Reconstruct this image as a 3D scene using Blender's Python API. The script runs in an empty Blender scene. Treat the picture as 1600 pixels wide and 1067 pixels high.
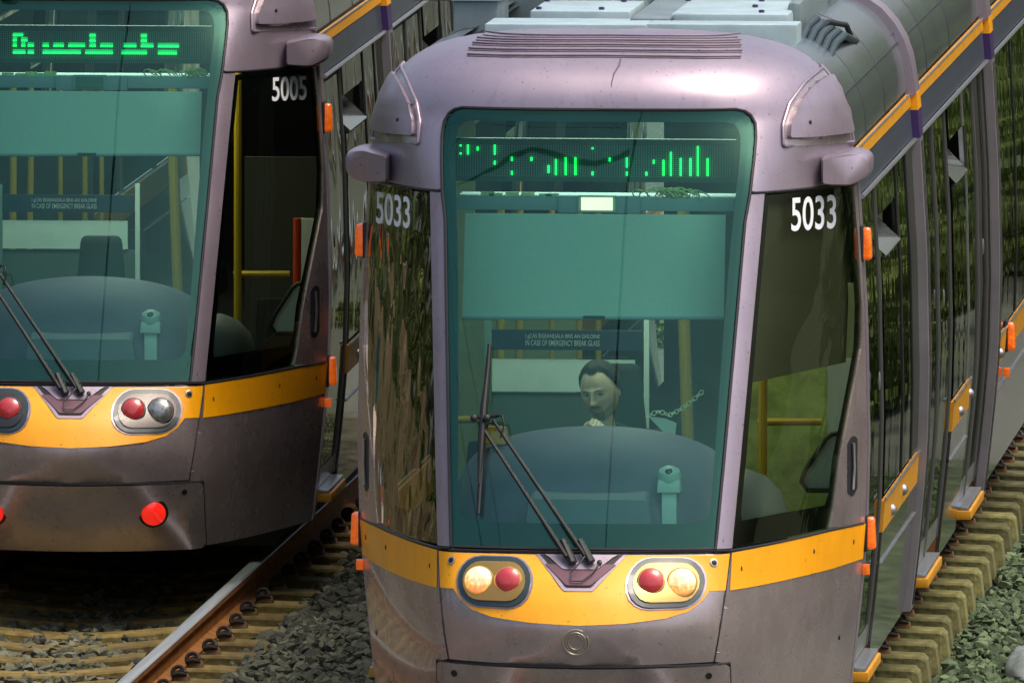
import bpy, bmesh, math, random
from mathutils import Vector, Matrix
random.seed(7)
rad = math.radians
# ---------------------------------------------------------------- camera, sky, sun, exposure
S = bpy.context.scene
COL = S.collection
FPX = 22600.0; CH = 7.82; TH = rad(4.926); PS = rad(5.358)
cam_d = bpy.data.cameras.new('camera'); cam = bpy.data.objects.new('camera', cam_d); COL.objects.link(cam)
cam_d.sensor_width = 36; cam_d.lens = 36 * FPX / 1600; cam_d.clip_start = 1; cam_d.clip_end = 3000
cam.location = (0, 0, CH); cam.rotation_euler = (rad(90) - TH, 0, PS)
S.camera = cam
W = bpy.data.worlds.new('World'); S.world = W; W.use_nodes = True
wn = W.node_tree.nodes; wl = W.node_tree.links
sky = wn.new('ShaderNodeTexSky'); sky.sky_type = 'NISHITA'; sky.sun_disc = False
SUN_EL, SUN_AZ = rad(66), rad(108)          # azimuth clockwise from +Y
sky.sun_elevation = SUN_EL; sky.sun_rotation = SUN_AZ
sky.air_density = 1.0; sky.dust_density = 7.0; sky.ozone_density = 1.0
wl.new(sky.outputs[0], wn['Background'].inputs[0]); wn['Background'].inputs[1].default_value = 0.15
sun_d = bpy.data.lights.new('sun', 'SUN'); sun = bpy.data.objects.new('sun', sun_d); COL.objects.link(sun)
sun_d.energy = 1.2; sun_d.angle = rad(24); sun_d.color = (1, .93, .82)
sdir = Vector((math.sin(SUN_AZ) * math.cos(SUN_EL), math.cos(SUN_AZ) * math.cos(SUN_EL), math.sin(SUN_EL)))
sun.rotation_euler = sdir.to_track_quat('Z', 'Y').to_euler(); sun.location = (0, 20, 40)
S.view_settings.view_transform = 'Standard'; S.view_settings.look = 'None'
S.view_settings.exposure = 0.58; S.view_settings.gamma = 1
S.cycles.max_bounces = 10; S.cycles.transparent_max_bounces = 16; S.cycles.caustics_reflective = False

# ---------------------------------------------------------------- photo pixel <-> world
Fv = Vector((-math.sin(PS) * math.cos(TH), math.cos(PS) * math.cos(TH), -math.sin(TH)))
Rv = Vector((math.cos(PS), math.sin(PS), 0)); Uv = Rv.cross(Fv)
def wray(px, py, Y):
    d = Fv * FPX + Rv * (px - 800) - Uv * (py - 533.5)
    t = Y / d.y
    return d.x * t, CH + d.z * t
Y0 = 67.6
X0 = wray(957, 600, Y0)[0]
def U(px, py, y):                     # on the plane y of the right tram's own frame
    x, z = wray(px, py, Y0 + y)
    return x - X0, z

# ---------------------------------------------------------------- nose surface of the tram
def lerp_tab(t, v):
    if v <= t[0][0]: return t[0][1]
    for (a, p), (b, q) in zip(t, t[1:]):
        if v <= b: return p + (q - p) * (v - a) / (b - a)
    return t[-1][1]
TW = [(.2, 1.10), (.3, 1.115), (.6, 1.15), (.85, 1.175), (1.1, 1.195), (1.5, 1.205), (2.1, 1.192), (2.7, 1.155), (2.9, 1.137), (3.02, 1.115),
      (3.12, 1.083), (3.2, 1.045), (3.26, 1.0), (3.31, .945), (3.35, .88), (3.38, .81), (3.405, .72), (3.425, .61), (3.44, .46), (3.448, .3), (3.452, .05)]
ZT = 3.4521
TL = [(.2, 1.42), (.35, 1.52), (.5, 1.6), (.66, 1.67), (.8, 1.69), (.95, 1.66), (1.05, 1.61), (1.11, 1.585), (3.08, .76)]
TB = [(.2, .15), (.6, .2), (.85, .22), (1.0, .16), (1.12, .07), (3.1, .06)]
TXP = [(.2, .62), (.66, .61), (1.11, .604), (3.1, .729), (3.5, .7)]
TXO = [(.2, .68), (1.11, .678), (3.1, .786), (3.5, .76)]
def Wz(z): return lerp_tab(TW, z)
_pc = {}
def zpar(z):
    k = round(z, 4)
    if k in _pc: return _pc[k]
    w = Wz(z)
    if z <= 3.08: Lp = lerp_tab(TL, z)
    else:
        u = min(1, (z - 3.08) / (ZT - 3.08)); Lp = .76 * math.sqrt(max(0, 1 - u ** 2.3)) if u < 1 else 0
    b = lerp_tab(TB, z); xp = min(lerp_tab(TXP, z), w * .75); xo = min(lerp_tab(TXO, z), w * .85)
    xa, xb = xp - .015, xo + .02
    # slope nodes: 0 -> g1 at xa -> 2k at xb -> 4k at w
    g1 = 2 * b / xa
    fixed = g1 * (xb - xa) / 2
    kk = (Lp - fixed) / ((xb - xa) / 2 * 2 + (w - xb) * 3)
    kk = max(kk, .02)
    m = min(1, max(0, (z - 2.75) / .4)); m = m * m * (3 - 2 * m)
    _pc[k] = (w, Lp, b, xa, xb, g1, kk, m)
    return _pc[k]
def Ys(x, z):
    w, Lp, b, xa, xb, g1, kk, m = zpar(z)
    X = min(abs(x), w)
    def G(X):
        if X <= xa: return g1 * X * X / xa / 2
        v = g1 * xa / 2
        t = min(X, xb) - xa; sl = (2 * kk - g1) / (xb - xa)
        v += g1 * t + sl * t * t / 2
        if X > xb:
            t = X - xb; v += 2 * kk * t + (2 * kk / (w - xb)) * t * t / 2
        return v
    y1 = -(Lp + b) + G(X)
    if m > 0:
        s = X / w
        y2 = -(Lp + b) * (max(0, 1 - s ** 3.4)) ** .62
        return y1 * (1 - m) + y2 * m
    return y1
def Nrm(x, z):
    e = .004
    xx = max(min(x, Wz(z) - 2 * e), -(Wz(z) - 2 * e)); zz = min(z, ZT - .004)
    dx = (Ys(xx + e, zz) - Ys(xx - e, zz)) / (2 * e); dz = (Ys(xx, zz + .003) - Ys(xx, zz - .003)) / .006
    n = Vector((dx, -1, dz)); n.normalize(); return n
def Sf(px, py):                       # photo pixel on the right tram's nose -> (x, z)
    lo, hi = -2.2, .02
    def f(y):
        x, z = U(px, py, y)
        if abs(x) >= Wz(z): return -1
        return y - Ys(x, min(z, ZT - .001))
    n = 60; prev = None
    for i in range(n + 1):
        y = lo + (hi - lo) * i / n
        if f(y) > 0:
            a, b_ = y - (hi - lo) / n, y
            for _ in range(22):
                mm = (a + b_) / 2
                if f(mm) > 0: b_ = mm
                else: a = mm
            return U(px, py, b_)
    x, z = U(px, py, 0)
    return (max(-Wz(z) + .001, min(Wz(z) - .001, x)), z)
def P3(x, z, off=0):
    return Vector((x, Ys(x, z), z)) + Nrm(x, z) * off
def SP(px, py, off=0):
    return P3(*Sf(px, py), off)
def P(pts): return [Sf(*p) for p in pts]
def mir(pts): return [(-x, z) for x, z in reversed(pts)]

# ---------------------------------------------------------------- materials
MAT = {}
def nodes(name):
    m = bpy.data.materials.new(name); m.use_nodes = True
    return m, m.node_tree.nodes, m.node_tree.links, m.node_tree.nodes['Principled BSDF']
def mat(name, col, rough=.5, metal=0, var=0., vscale=8, emis=None, es=0, coat=0, bump=0, bscale=40, spec=.5, col2=None, stretch=None, detail=5):
    if name in MAT: return MAT[name]
    m, n, l, b = nodes(name)
    b.inputs['Base Color'].default_value = (*col, 1); b.inputs['Roughness'].default_value = rough
    b.inputs['Metallic'].default_value = metal; b.inputs['Coat Weight'].default_value = coat; b.inputs['Coat Roughness'].default_value = .06
    b.inputs['Specular IOR Level'].default_value = spec
    tc = n.new('ShaderNodeTexCoord'); src = tc.outputs['Object']
    if stretch:
        mp = n.new('ShaderNodeMapping'); mp.inputs['Scale'].default_value = stretch; l.new(src, mp.inputs[0]); src = mp.outputs[0]
    if var or col2:
        t = n.new('ShaderNodeTexNoise'); t.inputs['Scale'].default_value = vscale; t.inputs['Detail'].default_value = detail
        t.inputs['Roughness'].default_value = .65
        l.new(src, t.inputs[0]); r = n.new('ShaderNodeValToRGB')
        c2 = col2 if col2 else tuple(min(1, c * (1 + var)) for c in col)
        c1 = col if col2 else tuple(c * (1 - var) for c in col)
        r.color_ramp.elements[0].position = .34; r.color_ramp.elements[1].position = .66
        r.color_ramp.elements[0].color = (*c1, 1); r.color_ramp.elements[1].color = (*c2, 1)
        l.new(t.outputs[0], r.inputs[0]); l.new(r.outputs[0], b.inputs['Base Color'])
        rr = n.new('ShaderNodeMapRange'); rr.inputs[3].default_value = max(.02, rough * .8); rr.inputs[4].default_value = min(1, rough * 1.25)
        l.new(t.outputs[0], rr.inputs[0]); l.new(rr.outputs[0], b.inputs['Roughness'])
    if detail > 5:      # fine grime specks and faint vertical runs
        last = b.inputs['Base Color'].links[0].from_socket
        for sc, st_, lo, hi, dk in ((55, (1, 1, 1), .66, .74, .45), (6, (4, 4, .35), .55, .95, .80)):
            mp2 = n.new('ShaderNodeMapping'); mp2.inputs['Scale'].default_value = st_; l.new(tc.outputs['Object'], mp2.inputs[0])
            g = n.new('ShaderNodeTexNoise'); g.inputs['Scale'].default_value = sc; g.inputs['Detail'].default_value = 3; l.new(mp2.outputs[0], g.inputs[0])
            q = n.new('ShaderNodeMapRange'); q.inputs[1].default_value = lo; q.inputs[2].default_value = hi; l.new(g.outputs[0], q.inputs[0])
            mxc = n.new('ShaderNodeMix'); mxc.data_type = 'RGBA'; l.new(q.outputs[0], mxc.inputs[0]); l.new(last, mxc.inputs[6])
            mxc.inputs[7].default_value = (col[0] * dk, col[1] * dk, col[2] * dk * .9, 1); last = mxc.outputs[2]
        l.new(last, b.inputs['Base Color'])
    if bump:
        t2 = n.new('ShaderNodeTexNoise'); t2.inputs['Scale'].default_value = bscale; t2.inputs['Detail'].default_value = 3
        l.new(src, t2.inputs[0]); bp = n.new('ShaderNodeBump'); bp.inputs['Strength'].default_value = bump; bp.inputs['Distance'].default_value = .02
        l.new(t2.outputs[0], bp.inputs['Height']); l.new(bp.outputs[0], b.inputs['Normal'])
    if emis:
        b.inputs['Emission Color'].default_value = (*emis, 1); b.inputs['Emission Strength'].default_value = es
    MAT[name] = m; return m
def glass(name, tint, refl=(1, 1, 1), f0=1.5, bump=0, bscale=3, rough=.02, stretch=None, extra=0.0, haze=None, hz=0.0):
    m, n, l, b = nodes(name); n.remove(b)
    out = n['Material Output']
    tr = n.new('ShaderNodeBsdfTransparent'); tr.inputs[0].default_value = (*tint, 1)
    gl = n.new('ShaderNodeBsdfGlossy'); gl.inputs[0].default_value = (*refl, 1); gl.inputs['Roughness'].default_value = rough
    fr = n.new('ShaderNodeFresnel'); fr.inputs[0].default_value = f0
    mx = n.new('ShaderNodeMixShader')
    body = tr.outputs[0]
    if haze:
        df = n.new('ShaderNodeBsdfDiffuse'); df.inputs[0].default_value = (*haze, 1)
        m2 = n.new('ShaderNodeMixShader'); tcd = n.new('ShaderNodeTexCoord'); nd = n.new('ShaderNodeTexNoise'); nd.inputs['Scale'].default_value = 3.5; nd.inputs['Detail'].default_value = 8; nd.inputs['Roughness'].default_value = .7
        md = n.new('ShaderNodeMapRange'); md.inputs[1].default_value = .4; md.inputs[2].default_value = .75; md.inputs[3].default_value = hz * .4; md.inputs[4].default_value = hz * 4
        l.new(tcd.outputs['Object'], nd.inputs[0]); l.new(nd.outputs[0], md.inputs[0]); l.new(md.outputs[0], m2.inputs[0])
        l.new(tr.outputs[0], m2.inputs[1]); l.new(df.outputs[0], m2.inputs[2]); body = m2.outputs[0]
    ad = n.new('ShaderNodeMath'); ad.operation = 'ADD'; ad.use_clamp = True; ad.inputs[1].default_value = extra
    l.new(fr.outputs[0], ad.inputs[0]); l.new(ad.outputs[0], mx.inputs[0])
    l.new(body, mx.inputs[1]); l.new(gl.outputs[0], mx.inputs[2]); l.new(mx.outputs[0], out.inputs[0])
    if bump:
        tc = n.new('ShaderNodeTexCoord'); src = tc.outputs['Object']
        if stretch:
            mp = n.new('ShaderNodeMapping'); mp.inputs['Scale'].default_value = stretch; l.new(src, mp.inputs[0]); src = mp.outputs[0]
        t2 = n.new('ShaderNodeTexNoise'); t2.inputs['Scale'].default_value = bscale; t2.inputs['Detail'].default_value = 1.5
        l.new(src, t2.inputs[0]); bp = n.new('ShaderNodeBump'); bp.inputs['Strength'].default_value = bump; bp.inputs['Distance'].default_value = .05
        l.new(t2.outputs[0], bp.inputs['Height']); l.new(bp.outputs[0], gl.inputs['Normal']); l.new(bp.outputs[0], fr.inputs['Normal'])
    MAT[name] = m; return m
paint = mat('lilac_paint', (.35, .29, .345), .34, .58, .07, 2.5, coat=.12, detail=8)
paint_low = mat('lower_paint', (.40, .335, .335), .27, .62, .18, 2.2, coat=.45, detail=9)
cowlm = mat('cowl_metal', (.30, .36, .38), .20, .75, .06, 2, coat=.4)
bandm = mat('band_blue_grey', (.085, .10, .14), .3, .4, .1, 4)
yellow = mat('yellow_film', (.95, .39, .0), .42, 0, .07, 4, coat=.25, detail=8)
yelside = mat('side_yellow', (.62, .28, .012), .4, 0, .1, 6)
rubber = mat('black_rubber', (.012, .012, .014), .5)
purple = mat('purple_band', (.05, .025, .11), .35)
silver = mat('brushed_silver', (.5, .5, .5), .3, .9, .08, 12)
white_p = mat('white_roof_paint', (.36, .47, .49), .35, .1, .12, 5)
greyeq = mat('grey_roof_box', (.17, .22, .23), .45, .2, .15, 5)
under = mat('underframe', (.02, .02, .018), .8, 0, .3, 6)
sidem = mat('side_panel_paint', (.11, .10, .095), .18, .75, .1, 3, coat=.7, bump=.05, bscale=5)
frit = mat('frit_band', (.006, .045, .042), .25)
fritd = mat('frit_dark', (.006, .008, .008), .25)
ws_glass = glass('windscreen_glass', (.60, .95, .80), (.36, .78, .64), 1.45, bump=.010, bscale=2.2, extra=.035, haze=(.02, .22, .17), hz=.02)
sd_glassL = glass('cab_side_glass_left', (.42, .50, .36), (1, .95, .8), 1.5, bump=1.0, bscale=2.6, stretch=(3.2, 2, .9), extra=.09)
sd_glassR = glass('cab_side_glass_right', (.82, .90, .72), (.8, .9, .7), 1.4, bump=.08, bscale=2, extra=-.01)
car_glass = glass('saloon_glass', (.34, .42, .34), (.66, .70, .60), 1.5, bump=.07, bscale=1.8, stretch=(1, 1.5, .5), extra=-.01)
numw = mat('number_white', (.78, .80, .84), .4)
amber = mat('amber_lens', (.9, .16, .005), .15, emis=(1, .12, .0), es=.22, coat=1, bump=.25, bscale=60, var=.35, vscale=30)
redl = mat('red_lens', (.5, .03, .035), .2, coat=1, var=.12, vscale=60)
redon = mat('red_lamp_lit', (.8, .02, .01), .2, emis=(1, .02, .01), es=.45, coat=1)
headon = mat('headlamp_lit', (.5, .5, .4), .1, .6, coat=1)
_n, _l = headon.node_tree.nodes, headon.node_tree.links
_tc = _n.new('ShaderNodeTexCoord'); _mp = _n.new('ShaderNodeMapping'); _mp.inputs['Scale'].default_value = (60, 30, 42); _vo = _n.new('ShaderNodeTexNoise'); _vo.inputs['Scale'].default_value = 1; _vo.inputs['Detail'].default_value = 3
_sp = _n.new('ShaderNodeSeparateXYZ'); _ma = _n.new('ShaderNodeMapRange'); _ma.inputs[1].default_value = .93; _ma.inputs[2].default_value = 1.06; _ma.inputs[3].default_value = -.48; _ma.inputs[4].default_value = .22
_ad = _n.new('ShaderNodeMath'); _ad.operation = 'ADD'; _rp = _n.new('ShaderNodeValToRGB'); _b = _n['Principled BSDF']
_l.new(_tc.outputs['Object'], _mp.inputs[0]); _l.new(_mp.outputs[0], _vo.inputs[0]); _l.new(_tc.outputs['Object'], _sp.inputs[0]); _l.new(_sp.outputs[2], _ma.inputs[0])
_l.new(_vo.outputs[0], _ad.inputs[0]); _l.new(_ma.outputs[0], _ad.inputs[1]); _l.new(_ad.outputs[0], _rp.inputs[0]); _l.new(_rp.outputs[0], _b.inputs['Emission Color'])
_rp.color_ramp.elements[0].position = .2; _rp.color_ramp.elements[0].color = (.75, .16, .0, 1); _rp.color_ramp.elements[1].position = .6; _rp.color_ramp.elements[1].color = (.95, .74, .32, 1)
_e = _rp.color_ramp.elements.new(.42); _e.color = (1, .40, .02, 1); _b.inputs['Emission Strength'].default_value = .75
chrome = mat('lamp_reflector', (.30, .31, .29), .25, .7, .5, 40, coat=.6)
lampbody = mat('lamp_housing', (.16, .14, .13), .3, .5)
lampbody_lit = mat('lamp_housing_lit', (.5, .35, .12), .3, .6, emis=(1, .5, .1), es=.12)  # same housing with the headlamp's warm spill put into colour and glow
bezel = mat('lamp_bezel', (.015, .035, .035), .35, coat=.5)
blind = mat('blind_fabric', (.56, .72, .66), .8, 0, .03, 60)
shelfm = mat('cab_shelf', (.30, .40, .46), .6, 0, .05, 8)
dashm = mat('dashboard', (.21, .16, .27), .55, 0, .12, 3)
dash2 = mat('dash_front', (.32, .31, .40), .5, 0, .05, 5)
cabdark = mat('cab_dark', (.03, .035, .035), .8, 0, .2, 4)
cablight = mat('cab_light_panel', (.75, .85, .82), .7, 0, .05, 5)
yelpole = mat('yellow_pole', (.52, .36, .02), .35)
orange = mat('orange_plastic', (.95, .3, .02), .5)
ledoff = mat('led_unlit', (.16, .30, .27), .6)
ledpan = mat('led_panel', (.035, .07, .065), .6)
ledon = mat('led_lit', (.05, .8, .2), .5, emis=(.0, 1, .16), es=1.5)
ledbar = mat('led_glow_bar', (.05, .6, .25), .5, emis=(.0, .6, .22), es=.28)
signm = mat('bulkhead_sign', (.02, .035, .07), .4)
signt = mat('sign_lettering', (.45, .5, .52), .6)
whitepl = mat('white_plastic', (.78, .86, .86), .35, 0, .03, 10)
wiperm = mat('wiper_black', (.008, .008, .008), .45)
boltm = mat('bolt_dark', (.02, .015, .015), .4, .3)
dashcam = mat('dark_ball', (.01, .015, .015), .1, coat=1)
emblem = mat('emblem_silver', (.42, .40, .30), .35, .5)
streak_dark = mat('wire_mirror_streak', (.12, .09, .12), .7)  # dark tone of the painted wire mirror image; also colours the vent slots
cable_y = mat('cable_yellow_white', (.75, .75, .35), .6, 0, .25, 30)
seatm = mat('seat_fabric', (.015, .02, .02), .9)

# ---------------------------------------------------------------- mesh helpers
class MB:
    def __init__(s): s.v = []; s.f = []
    def quad(s, a, b, c, d): k = len(s.v); s.v += [a, b, c, d]; s.f.append((k, k + 1, k + 2, k + 3)); return s
    def poly(s, pts): k = len(s.v); s.v += list(pts); s.f.append(tuple(range(k, k + len(pts)))); return s
    def box(s, x0, x1, y0, y1, z0, z1, tx=0, ty=0):
        k = len(s.v)
        s.v += [(x0, y0, z0), (x1, y0, z0), (x1, y1, z0), (x0, y1, z0), (x0 + tx, y0 + ty, z1), (x1 - tx, y0 + ty, z1), (x1 - tx, y1 - ty, z1), (x0 + tx, y1 - ty, z1)]
        s.f += [tuple(k + i for i in q) for q in ((3, 2, 1, 0), (4, 5, 6, 7), (0, 1, 5, 4), (1, 2, 6, 5), (2, 3, 7, 6), (3, 0, 4, 7))]; return s
    def tube(s, path, r, n=8, cap=True, flat=1.0):
        path = [Vector(p) for p in path]; k = len(s.v); rs = r if isinstance(r, (list, tuple)) else [r] * len(path)
        up = None
        for i, p in enumerate(path):
            t = (path[min(i + 1, len(path) - 1)] - path[max(i - 1, 0)]).normalized()
            if up is None:
                up = Vector((0, -1, 0)) if abs(t.y) < .9 else Vector((0, 0, 1))
            a = t.cross(up).normalized(); b = a.cross(t).normalized(); up = b
            for j in range(n):
                q = 2 * math.pi * j / n; s.v.append(tuple(p + (a * math.cos(q) + b * math.sin(q) * flat) * rs[i]))
        for i in range(len(path) - 1):
            for j in range(n):
                s.f.append((k + i * n + j, k + i * n + (j + 1) % n, k + (i + 1) * n + (j + 1) % n, k + (i + 1) * n + j))
        if cap: s.f.append(tuple(k + j for j in range(n))[::-1]); s.f.append(tuple(k + (len(path) - 1) * n + j for j in range(n)))
        return s
    def lathe(s, c, ax, prof, n=28, sx=1, sz=1):        # prof: (radius, distance along axis); ax: axis
        ax = Vector(ax).normalized(); c = Vector(c)
        a = ax.cross(Vector((0, 0, 1)));  a = a.normalized() if a.length > .01 else Vector((1, 0, 0)); b = a.cross(ax).normalized()
        k = len(s.v)
        for r, h in prof:
            for j in range(n):
                q = 2 * math.pi * j / n; s.v.append(tuple(c + ax * h + a * (r * math.cos(q) * sx) + b * (r * math.sin(q) * sz)))
        for i in range(len(prof) - 1):
            for j in range(n): s.f.append((k + i * n + j, k + i * n + (j + 1) % n, k + (i + 1) * n + (j + 1) % n, k + (i + 1) * n + j))
        s.f.append(tuple(k + j for j in range(n))[::-1]); s.f.append(tuple(k + (len(prof) - 1) * n + j for j in range(n))); return s
    def grid(s, fn, us, vs):
        k = len(s.v); m = len(vs)
        for u in us:
            for v in vs: s.v.append(tuple(fn(u, v)))
        for i in range(len(us) - 1):
            for j in range(m - 1): s.f.append((k + i * m + j, k + (i + 1) * m + j, k + (i + 1) * m + j + 1, k + i * m + j + 1))
        return s
    def build(s, name, m, parent=None, smooth=True, bevel=0, loc=None, seg=2, ang=35):
        me = bpy.data.meshes.new(name); me.from_pydata([tuple(v) for v in s.v], [], s.f)
        me.materials.append(m)
        bm = bmesh.new(); bm.from_mesh(me)
        bmesh.ops.recalc_face_normals(bm, faces=bm.faces)
        if bevel:
            es = [e for e in bm.edges if len(e.link_faces) == 2 and e.calc_face_angle(0) > .5]
            bmesh.ops.bevel(bm, geom=es, offset=bevel, segments=seg, affect='EDGES', profile=.6, clamp_overlap=True)
        bm.to_mesh(me); bm.free()
        if smooth:
            me.shade_smooth(); me.set_sharp_from_angle(angle=rad(ang))
        else: me.shade_flat()
        o = bpy.data.objects.new(name, me); COL.objects.link(o)
        if parent: o.parent = parent
        if loc: o.location = loc
        return o
def tag(o, label=None, cat=None, group=None, kind=None):
    for k, v in (('label', label), ('category', cat), ('group', group), ('kind', kind)):
        if v: o[k] = v
    return o
def empty(name, loc=(0, 0, 0), rz=0):
    o = bpy.data.objects.new(name, None); COL.objects.link(o); o.location = loc; o.rotation_euler = (0, 0, rz); o.empty_display_size = .3; return o
def rounded(pts, r, n=5):
    out = []; N = len(pts)
    for i in range(N):
        p0, p1, p2 = Vector(pts[i - 1]), Vector(pts[i]), Vector(pts[(i + 1) % N])
        ri = r[i] if isinstance(r, (list, tuple)) else r
        if ri <= 0: out.append(tuple(p1)); continue
        a = (p0 - p1); b = (p2 - p1); d = min(ri, a.length * .45, b.length * .45)
        A = p1 + a.normalized() * d; B = p1 + b.normalized() * d
        for k in range(n + 1):
            t = k / n; out.append(tuple(A * (1 - t) ** 2 + p1 * 2 * t * (1 - t) + B * t * t))
    return out
def xcuts():
    xs = [i * .1 for i in range(-5, 6)]
    v = .56
    while v < 1.0: xs += [v, -v]; v += .03
    while v < 1.205: xs += [v, -v]; v += .016
    return xs
XC = xcuts(); ZC = [.2 + .07 * i for i in range(40)] + [3.03 + .03 * i for i in range(7)] + [3.25 + .02 * i for i in range(9)] + [3.425, 3.435, 3.443, 3.448]
def patch(name, poly, off, m, parent, th=0.0, mirror=False, xc=None, zc=None, edge=None):
    """sheet lying on the nose surface: outline given in its (x, z), thickened inward by th"""
    if mirror: poly = mir(poly)
    bm = bmesh.new()
    pp = []
    for q in poly:
        if not pp or (Vector(q) - Vector(pp[-1])).length > 1e-4: pp.append(q)
    vs = [bm.verts.new((x, 0, z)) for x, z in pp]
    bm.faces.new(vs)
    x0, x1 = min(p[0] for p in pp), max(p[0] for p in pp); z0, z1 = min(p[1] for p in pp), max(p[1] for p in pp)
    for x in (xc or XC):
        if x0 + 1e-3 < x < x1 - 1e-3: bmesh.ops.bisect_plane(bm, geom=bm.verts[:] + bm.edges[:] + bm.faces[:], plane_co=(x, 0, 0), plane_no=(1, 0, 0), dist=1e-5)
    for z in (zc or ZC):
        if z0 + 1e-3 < z < z1 - 1e-3: bmesh.ops.bisect_plane(bm, geom=bm.verts[:] + bm.edges[:] + bm.faces[:], plane_co=(0, 0, z), plane_no=(0, 0, 1), dist=1e-5)
    bmesh.ops.remove_doubles(bm, verts=bm.verts, dist=2e-4)
    bmesh.ops.holes_fill(bm, edges=[e for e in bm.edges if e.is_boundary], sides=8)
    nr = {}
    for v in bm.verts:
        x, z = v.co.x, v.co.z; nr[v] = Nrm(x, z); v.co = Vector((x, Ys(x, z), z)) + nr[v] * off
    if th:
        norm = {v.index: None for v in bm.verts}; bm.verts.index_update()
        nl = [None] * len(bm.verts)
        for v in bm.verts: nl[v.index] = nr[v]
        fs = bm.faces[:]
        be = [e for e in bm.edges if len(e.link_faces) == 1]
        r = bmesh.ops.extrude_edge_only(bm, edges=be)
        nv = [g for g in r['geom'] if isinstance(g, bmesh.types.BMVert)]
        nvs = set(nv)
        for v in nv:
            o = [e.other_vert(v) for e in v.link_edges if e.other_vert(v) not in nvs]
            if o: v.co = v.co - nl[o[0].index] * th if o[0].index < len(nl) and o[0].index >= 0 else v.co + Vector((0, th, 0))
    bmesh.ops.recalc_face_normals(bm, faces=bm.faces)
    me = bpy.data.meshes.new(name); bm.to_mesh(me); bm.free(); me.materials.append(m); me.shade_smooth(); me.set_sharp_from_angle(angle=rad(50))
    o = bpy.data.objects.new(name, me); COL.objects.link(o); o.parent = parent
    return o
def ring(name, outer, inner, off, m, parent, n=120, mirror=False):
    def res(p, n):
        q = [Vector(a) for a in p] + [Vector(p[0])]; L = [0]
        for a, b in zip(q, q[1:]): L.append(L[-1] + (b - a).length)
        out = []
        for i in range(n):
            t = L[-1] * i / n; k = max(j for j in range(len(L)) if L[j] <= t + 1e-9); k = min(k, len(q) - 2)
            d = (t - L[k]) / max(1e-9, L[k + 1] - L[k]); out.append(q[k].lerp(q[k + 1], d))
        return out
    a, b = res(outer, n), res(inner, n); sg = -1 if mirror else 1
    s = MB()
    for i in range(n):
        j = (i + 1) % n
        for t0, t1 in ((0, .5), (.5, 1)):
            c = [a[i].lerp(b[i], t0), a[j].lerp(b[j], t0), a[j].lerp(b[j], t1), a[i].lerp(b[i], t1)]
            s.quad(*[P3(q.x * sg, q.y, off) for q in c])
    return s.build(name, m, parent)
def seam(mb, pts, r=.005, off=.001, mirror=False, close=False, px=True, dens=10):
    q = P(pts) if px else pts
    if close: q = q + [q[0]]
    sg = -1 if mirror else 1
    path = []
    for (a, b), (c, d) in zip(q, q[1:]):
        n = max(1, int(math.hypot(c - a, d - b) / .04))
        for i in range(n): t = i / n; path.append(P3(sg * (a + (c - a) * t), b + (d - b) * t, off))
    path.append(P3(sg * q[-1][0], q[-1][1], off))
    mb.tube(path, r, 6)
def textmesh(body, xs=1.0, off=0.0):
    c = bpy.data.curves.new('t', 'FONT'); c.body = body; c.size = 1; c.offset = off; c.resolution_u = 6
    o = bpy.data.objects.new('t', c); COL.objects.link(o)
    me = bpy.data.meshes.new_from_object(o.evaluated_get(bpy.context.evaluated_depsgraph_get()))
    v = [tuple(a.co) for a in me.vertices]; f = [tuple(p.vertices) for p in me.polygons]
    bpy.data.objects.remove(o); bpy.data.curves.remove(c); bpy.data.meshes.remove(me)
    x0 = min(a[0] for a in v); x1 = max(a[0] for a in v); y0 = min(a[1] for a in v); y1 = max(a[1] for a in v)
    return [((a[0] - x0) / (x1 - x0), (a[1] - y0) / (y1 - y0)) for a in v], f
def ell(cx, cz, rx, rz, n=24, a0=0, a1=360):
    return [(cx + rx * math.cos(rad(a0 + (a1 - a0) * i / n)), cz + rz * math.sin(rad(a0 + (a1 - a0) * i / n))) for i in range(n if a1 - a0 == 360 else n + 1)]
def stadium(cx, cz, hw, hh, n=10, e=1.0):
    r = hh; return [(cx + hw - r + r * math.cos(rad(-90 + 180 * i / n)), cz + r * math.sin(rad(-90 + 180 * i / n))) for i in range(n + 1)] + \
        [(cx - hw + r - r * math.cos(rad(-90 + 180 * i / n)), cz - r * math.sin(rad(-90 + 180 * i / n))) for i in range(n + 1)]

# outlines (traced on the right tram, right half; the tram is symmetric)
GL_R = [(1150, 171), (1163, 174), (1173, 181), (1180, 194), (1181, 215), (1178, 250), (1172, 303), (1164, 347), (1148, 530), (1131, 720), (1122, 815), (1118, 857)]
glr = P(GL_R)
glass_out = [(0, glr[0][1])] + glr + [(0, glr[-1][1])] + mir(glr)
inn = P([(1130, 190), (1145, 191), (1153, 197), (1158, 210), (1157, 240), (1150, 303), (1142, 380), (1132, 500), (1118, 700), (1110, 800), (1104, 812), (1092, 817)])
glass_in = [(0, inn[0][1])] + inn + [(0, inn[-1][1])] + mir(inn)
FB = P([(1172, 300), (1180, 301.5), (1250, 296), (1320, 288)])
zfr = FB[-1][1]
def rim(z0, n=34):
    out = []
    for i in range(n + 1):
        t = i / n; z = z0 + (ZT - .0008 - z0) * (1 - (1 - t) ** 2.2); out.append((Wz(z) - .0008, z))
    return out
g_up = [p for p in glr if p[1] >= FB[0][1] - .001]
fair_r = [(0, glr[0][1] + .006)] + [(x + .006, z + (.006 if i < 4 else 0)) for i, (x, z) in enumerate(g_up)] + FB + rim(zfr + .008)
WIN = P([(1197, 306), (1262, 299), (1333, 291), (1341, 385), (1346, 480), (1345, 545), (1327, 640), (1311, 725), (1301, 800), (1296, 824), (1220, 842), (1147, 853), (1150, 800), (1158, 720), (1178, 500)])
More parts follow.
